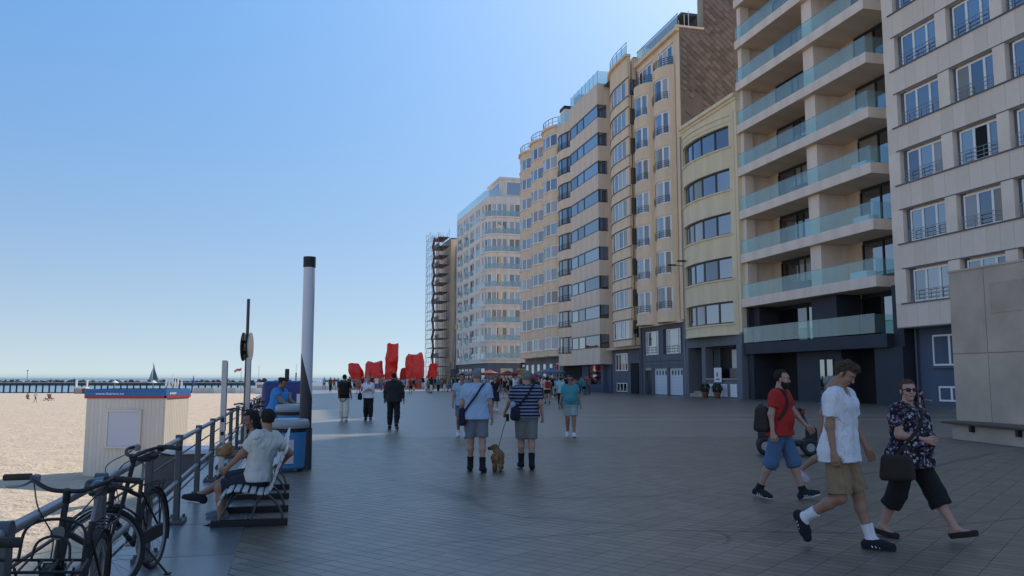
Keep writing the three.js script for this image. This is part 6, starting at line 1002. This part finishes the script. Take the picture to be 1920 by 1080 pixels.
{ // hedge planters
  const leafM = [0, 1, 2].map((i) => phys(0.03 + 0.012 * i, 0.065 + 0.025 * i, 0.022, 0.9, { transmission: 0.15, thickness: 0, side: THREE.DoubleSide }));
  const labs = ['nearest', 'second', 'third', 'fourth', 'farthest'];
  for (let k = 0; k < 5; k++) {
    const d = 84 + k * 3.2, o = thing('planter_hedge', `dark green hedge in a long box along the cafe terrace, ${labs[k]} of the five`, 'hedge', at(fx(d) - 8.6, d), TH, 'hedge planters of the cafe terrace');
    mb().rbox(-1.4, 1.4, 0, 0.5, -0.3, 0.3, 0.03).build('planter', M.navy, o);
    leafM.forEach((m, q) => { const B = mb(), g = new THREE.CircleGeometry(0.09, 5); g.scale(1, 0.6, 1); for (let i = 0; i < 420; i++) { const mm = new THREE.Matrix4().compose(V(rr(-1.4, 1.4), 0.5 + 0.95 * Math.sqrt(rnd()) + 0.12 * noise3(i, k, 1), rr(-0.34, 0.34)), new THREE.Quaternion().setFromEuler(new THREE.Euler(rr(0, 6), rr(0, 6), rr(0, 6))), V(1, 1, 1).multiplyScalar(rr(0.7, 1.4))); B.geom(g, mm); } B.build('foliage', m, o); });
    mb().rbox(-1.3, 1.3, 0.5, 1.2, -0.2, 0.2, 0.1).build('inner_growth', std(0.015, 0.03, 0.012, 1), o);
  }
  // potted shrubs at the yellow building
  for (const [L, lab] of [[4.9, 'round clipped shrub in a terracotta pot, left one by the yellow building'], [7.0, 'round clipped shrub in a terracotta pot, right one by the yellow building']]) {
    const b = V(L, 0, 0.75).applyAxisAngle(V(0, 1, 0), TH).add(at(fx(75.2), 75.2)), o = thing('potted_shrub', lab, 'potted plant', b, 0, 'potted shrubs by the yellow building');
    mb().geom(new THREE.LatheGeometry([[0.001, 0], [0.22, 0], [0.3, 0.4], [0.33, 0.42], [0.33, 0.48], [0.28, 0.48], [0.001, 0.44]].map((p) => new THREE.Vector2(...p)), 18)).build('pot', std(0.24, 0.10, 0.06, 0.85), o);
    const B = mb(), g = new THREE.CircleGeometry(0.06, 5); for (let i = 0; i < 500; i++) { const v = V(rr(-1, 1), rr(-1, 1), rr(-1, 1)).normalize().multiplyScalar(rr(0.3, 0.45)); B.geom(g, new THREE.Matrix4().compose(v.add(V(0, 0.8, 0)), new THREE.Quaternion().setFromEuler(new THREE.Euler(rr(0, 6), rr(0, 6), rr(0, 6))), V(1, 1, 1))); } B.build('foliage', leafM[0], o);
    mb().bar(V(0, 0.4, 0), V(0, 0.7, 0), 0.03).build('stem', M.black, o);
  }
}
{ // cafe tables in front of the hedge
  for (let k = 0; k < 6; k++) {
    const d = 96 + k * 5, x = fx(d) - 7.5 - (k % 2), o = thing('cafe_table', ['small round cafe table nearest the hedge', 'small round cafe table beyond the hedge end', 'round cafe table under the pale blue parasol', 'round cafe table under the pink parasol', 'round cafe table under the rainbow parasol', 'round cafe table under the farthest red parasols'][k], 'table', at(x, d), 0, 'cafe tables');
    mb().geom(new THREE.CylinderGeometry(0.42, 0.42, 0.035, 20), new THREE.Matrix4().makeTranslation(0, 0.74, 0)).build('tabletop', M.greywall, o); mb().bar(V(0, 0.02, 0), V(0, 0.73, 0), 0.04).build('pedestal', M.black, o); mb().geom(new THREE.CylinderGeometry(0.25, 0.28, 0.03, 16), new THREE.Matrix4().makeTranslation(0, 0.016, 0)).build('base', M.black, o);
    for (const s of [-1, 1]) { const c = thing('cafe_chair', `dark cafe chair on the ${s < 0 ? 'sea' : 'house'} side of cafe table ${['nearest the hedge', 'beyond the hedge end', 'under the pale blue parasol', 'under the pink parasol', 'under the rainbow parasol', 'under the farthest red parasols'][k]}`, 'chair', at(x + s * 0.75, d), -s * Math.PI / 2, 'cafe chairs'); mb().rbox(-0.21, 0.21, 0.43, 0.47, -0.21, 0.21, 0.01).build('seat', M.black, c); mb().rbox(-0.21, 0.21, 0.55, 0.88, -0.23, -0.2, 0.01).build('backrest', M.black, c); for (const a of [-0.18, 0.18]) for (const b of [-0.19, 0.18]) mb().bar(V(a, 0, b), V(a, b < 0 ? 0.88 : 0.44, b), 0.014).build('leg', M.black, c); }
  }
}
{ // passers-by farther off, each in clothes of their own
  const tops = [['white', CM.white], ['black', CM.black], ['grey', CM.grey], ['red', CM.red], ['navy', CM.navy], ['pale blue', CM.pale], ['beige', CM.cream], ['olive', cloth(0.09, 0.1, 0.05)], ['pink', cloth(0.5, 0.22, 0.26)], ['turquoise', CM.teal]];
  const bots = [['black trousers', CM.black, 1.9], ['beige shorts', CM.khaki, 0.85], ['blue jeans', CM.denim, 1.9], ['white trousers', CM.offwhite, 1.9], ['grey shorts', CM.greyblue, 0.85], ['navy shorts', CM.navy, 0.8]];
  const used = new Set(), protos = { long: [], short: [] };
  const walker = (px, d, place, o = {}) => {
    let a, b, key; let tries = 0; do { a = pick(tops); b = pick(bots); key = a[0] + b[0] + place; } while (used.has(key) && ++tries < 400); used.add(key);
    const fem = rnd() < 0.45, s = rr(8, 20), ph = rnd() < 0.5 ? 1 : -1, away = rnd() < 0.5;
    const X = (px - 960) / 1559 * d, face = o.face !== undefined ? o.face : (away ? 180 : 0) + rr(-40, 40), label = `person in a ${a[0]} top and ${b[0]} ${place}`, sh = pick([CM.white, CM.black, CM.grey]), hm = pick(Object.values(HAIR)), kind = b[2] > 1 ? 'long' : 'short';
    const lib = protos[kind];
    if (lib.length >= 5 && d > 70) {
      const c = pick(lib).clone(); c.name = numbered('person'); scene.add(c); c.position.copy(at(X, d)); c.rotation.y = face * RAD; c.scale.setScalar(rr(0.94, 1.06)); c.userData = { ...c.userData, label };
      c.traverse((q) => { if (q.name === 'shirt') q.material = a[1]; else if (q.name === 'trousers' || q.name === 'shorts') q.material = b[1]; else if (q.name === 'hair') q.material = hm; else if (q.name === 'shoe') q.material = sh; }); return;
    }
    const P = person({ label, group: 'distant passers-by', x: X, d, face, h: fem ? rr(1.58, 1.72) : rr(1.68, 1.86), res: d > 70 ? 0.04 : 0.03, w: rr(0.9, 1.25), fem, sk: pick(['fair', 'tan', 'olive', 'pink']), hands: d < 70, legs: [[s * ph, ph > 0 ? 2 : 16, 2, 0], [-s * ph, ph > 0 ? 16 : 2, 2, 0]], arms: [[-s * ph, 9, 16, 0], [s * ph, 9, 16, 0]], top: { m: a[1], hem: 0.86, sl: 0.55, e: 0.026 }, bottom: { m: b[1], fr: b[2], e: 0.024 }, shoe: { m: sh }, hair: [pick(['short', 'short', 'long', 'pony']), hm] });
    if (d > 70) lib.push(P);
  };
  const left = 'at the sunny end of the promenade', mid = 'walking near the red sculptures', caf = 'among the crowd by the cafe parasols', hed = 'walking beside the cafe hedge';
  const c2 = 'beside the parasols near the house fronts', h2 = 'near the tables by the rainbow parasol', m2 = 'far off around the red sculptures';
  for (let i = 0; i < 46; i++) walker(rr(800, 985), rr(85, 140), c2);
  for (let i = 0; i < 54; i++) walker(rr(985, 1105), rr(66, 104), h2);
  for (let i = 0; i < 30; i++) walker(rr(640, 810), rr(120, 170), m2);
  for (const px of [608, 620, 627, 634]) walker(px, rr(100, 140), left);
  for (const px of [655, 664, 672, 680, 688, 697, 706, 716, 724, 731, 756, 764, 770, 776]) walker(px, rr(86, 128), mid);
  for (const px of [786, 793, 800, 806, 815, 822, 829, 836, 843, 850, 858, 880, 912, 918, 935, 942, 950]) walker(px, rr(96, 132), caf);
  for (const [px, d] of [[922, 80], [932, 66], [938, 95], [947, 72], [952, 100], [958, 88], [966, 78], [1010, 92], [1018, 86], [1033, 88], [1041, 95], [1056, 90], [1064, 82], [1078, 78], [1090, 92], [1098, 84], [1104, 96]]) walker(px, d, hed);
}
// ---------------------------------------------------------------- on the beach and at sea
const bl = (d) => -0.88 - 2.25 * Math.pow(Math.max(0, d - 24) / 236, 1.1), bx = (px, d) => (px - 960) / 1559 * d;
{
  const f = thing('beach_club_fence', 'long low white fence of the beach club at the far edge of the sand', 'fence', at(0, 238, bl(238)));
  for (let x = bx(362, 238); x < bx(482, 238); x += 2.05) { mb().box(x, x + 1.96, 0.1, 1.7, -0.05, 0.02).build('fence_panel', pick([M.white, std(0.55, 0.54, 0.52, 0.7)]), f); mb().box(x + 1.97, x + 2.04, 0, 2.0, -0.06, 0.04).build('post', M.white, f); }
  const c = thing('beach_cabin', 'small white beach cabin with a dark window, right end of the white fence', 'cabin', at(bx(494, 226), 226, bl(226)));
  mb().box(-1.7, 1.7, 0, 3.0, -1.3, 1.3).build('wall', M.white, c); mb().box(-1.8, 1.8, 3.0, 3.15, -1.4, 1.4).build('roof', M.white, c); mb().box(-1.3, 0.1, 1.7, 2.6, 1.3, 1.34).build('window', M.darkGlass, c); mb().box(0.6, 1.4, 0.1, 2.2, 1.3, 1.34).build('door', std(0.55, 0.55, 0.52, 0.6), c);
  const u = (px, d, h, m, lab) => { const o = thing('folded_parasol', lab, 'parasol', at(bx(px, d), d, bl(d)), 0, 'folded beach parasols'); mb().bar(V(0, 0, 0), V(0, h, 0), 0.05, 6).build('pole', M.white, o); mb().bar(V(0, h * 0.4, 0), V(0, h * 0.55, 0), 0.12, 8, 0.34).bar(V(0, h * 0.55, 0), V(0, h, 0), 0.34, 8, 0.04).build('canopy', m, o); };
  u(363, 232, 5.2, std(0.03, 0.10, 0.32, 0.8), 'tall folded blue beach parasol right of the beach hut');
  [[312, 5.0], [318, 4.2], [324, 5.6], [329, 4.6], [334, 4.9], [341, 4.4]].forEach(([px, h], i) => u(px, 236 + i, h, M.white, `folded white beach parasol behind the hut, ${['first', 'second', 'third', 'fourth', 'fifth', 'sixth'][i]} from the left`));
  for (const [px, lab] of [[216, 'small open white beach parasol above the hut, in front of the jetty'], [288, 'open white beach parasol below the sailing boat']]) { const d = 240, o = thing('beach_parasol', lab, 'parasol', at(bx(px, d), d, bl(d))); mb().bar(V(0, 0, 0), V(0, 3.4, 0), 0.05, 6).build('pole', M.white, o); const g = new THREE.ConeGeometry(1.1, 0.8, 12, 1, true); g.translate(0, 3.5, 0); mesh('canopy', planarUV(g), std(0.7, 0.7, 0.7, 0.8, { side: THREE.DoubleSide }), o); }
  const l = thing('lifeguard_platform', 'white lifeguard platform with two tall end posts, left of the beach hut', 'platform', at(bx(154, 240), 240, bl(240)));
  mb().box(-1.7, 1.7, 1.5, 1.9, -1, 1).build('deck', M.white, l); for (const x of [-1.55, 1.55]) mb().box(x - 0.2, x + 0.2, 1.9, 4.0, -0.2, 0.2).build('end_post', M.white, l); mb().box(-1.5, 0.6, 0, 1.5, -0.9, 0.9).build('base', std(0.5, 0.42, 0.3, 0.8), l); mb().box(0.7, 1.4, 0, 1.5, -0.8, 0.8).build('hatch', std(0.14, 0.08, 0.05, 0.8), l);
  const fl = thing('flag', 'red and white flag streaming to the left from a thin pole above the beach club', 'flag', at(bx(452, 225), 225, bl(225)));
  mb().bar(V(0, 0, 0), V(0, 7.2, 0), 0.05, 6).build('pole', M.steel, fl); const fg = (y0, y1) => { const g = new THREE.PlaneGeometry(1.9, 1, 14, 2), P = g.attributes.position; for (let i = 0; i < P.count; i++) { const x = P.getX(i) - 0.95, v = P.getY(i) + 0.5; P.setXYZ(i, x, y0 + (y1 - y0) * v + x * 0.32 * 1 + 0.1 * Math.sin(x * 4), 0.12 * Math.sin(x * 5)); } g.computeVertexNormals(); return planarUV(g); }; mesh('upper_stripe', fg(6.75, 7.1), std(0.5, 0.05, 0.08, 0.8, { side: THREE.DoubleSide }), fl); mesh('lower_stripe', fg(6.4, 6.75), std(0.5, 0.3, 0.32, 0.8, { side: THREE.DoubleSide }), fl);
  for (const [px, d, y, m, lab] of [[420, 236, 3.2, 0, 'thin bare mast behind the nearest metal post'], [555, 250, 7.2, 1, 'dark mast with a thicker foot rising behind the blue booth'], [485, 260, 5.5, 0, 'thin bare mast above the white beach cabin']]) { const o = thing('mast', lab, 'mast', at(bx(px, d), d, bl(d))); mb().bar(V(0, 0, 0), V(0, y - bl(d) - (m ? 1.5 : 0), 0), 0.07, 6, 0.04).build('shaft', M.greywall, o); if (m) mb().bar(V(0, 2.5, 0), V(0, 6.2, 0), 0.2, 8).build('foot', std(0.16, 0.05, 0.04, 0.7), o); }
  person({ label: 'person in a white top and dark shorts standing on the sand by the deckchairs', x: bx(69, 112), d: 112, y: bl(112), face: 150, h: 1.5, res: 0.04, hands: false, top: { m: CM.white, hem: 0.86 }, bottom: { m: CM.black, fr: 0.6 }, shoe: { m: CM.cream }, hair: ['short', HAIR.dark] });
  person({ label: 'person sitting alone on the sand left of the standing one', x: bx(54, 140), d: 140, y: bl(140), face: 180, h: 1.7, res: 0.045, hands: false, seat: 0.12, legs: [[70, 95, 4, 0], [70, 95, 4, 0]], top: { m: CM.khaki, hem: 0.86 }, bottom: { m: CM.black, fr: 0.6 }, hair: ['short', HAIR.brown] });
  for (const [px, lab, t] of [[88, 'dark deckchair facing left on the sand', -1.2], [99, 'dark reddish deckchair facing right on the sand', 1.1]]) { const d = 124, o = thing('deckchair', lab, 'deckchair', at(bx(px, d), d, bl(d)), t, 'deckchairs on the beach'); const m = t < 0 ? std(0.05, 0.04, 0.04, 0.8) : std(0.16, 0.05, 0.04, 0.8); mb().sbar(V(0, 0.3, 0.3), V(0, 0.35, -0.3), 0.55, 0.05).build('seat', m, o); mb().sbar(V(0, 0.35, -0.3), V(0, 1.0, -0.75), 0.55, 0.05).build('backrest', m, o); for (const s of [-0.25, 0.25]) { mb().bar(V(s, 0, 0.35), V(s, 0.4, -0.4), 0.025).build('leg', M.black, o); mb().bar(V(s, 0, -0.5), V(s, 0.45, 0.1), 0.025).build('leg', M.black, o); } }
  const s = thing('sailing_boat', 'sailing boat with a tall dark triangular sail on the horizon', 'sailing boat', at(-389, 900, -3.1));
  { const sh = new THREE.Shape([[0.1, 1.6], [6.6, 1.9], [4.6, 7], [2.4, 13], [0.5, 20.6]].map((p) => new THREE.Vector2(...p))); const g = new THREE.ExtrudeGeometry(sh, { depth: 0.15, bevelEnabled: false }); mesh('mainsail', planarUV(g), std(0.13, 0.16, 0.19, 0.8), s); const j = new THREE.Shape([[-0.3, 1.5], [-4.4, 1.3], [-0.2, 15]].map((p) => new THREE.Vector2(...p))); const h = new THREE.ExtrudeGeometry(j, { depth: 0.12, bevelEnabled: false }); h.translate(0, 0, 0.3); mesh('jib', planarUV(h), std(0.42, 0.46, 0.5, 0.8), s); }
  mb().bar(V(0, 0.8, 0), V(0, 21, 0), 0.1, 6).build('mast', M.greywall, s); { const hl = field([cap(V(-4.5, 0.6, 0), V(5.5, 0.5, 0), 0.5, 0.9)], 0.1, 0.25, (x, y, z) => y - 1.0); hl.scale(1, 1, 1); mesh('hull', planarUV(hl), std(0.12, 0.14, 0.18, 0.5), s); }
  const by = thing('sea_marker', 'thin marker pole standing in the sea at the far left', 'marker', at(bx(51, 560), 560, -3.2)); mb().bar(V(0, 0, 0), V(0, 9.3, 0), 0.16, 6).build('pole', M.greywall, by); mb().box(-0.4, 0.4, 9.2, 10, -0.05, 0.05).build('topmark', M.greywall, by);
}
renderer.render(scene, camera);
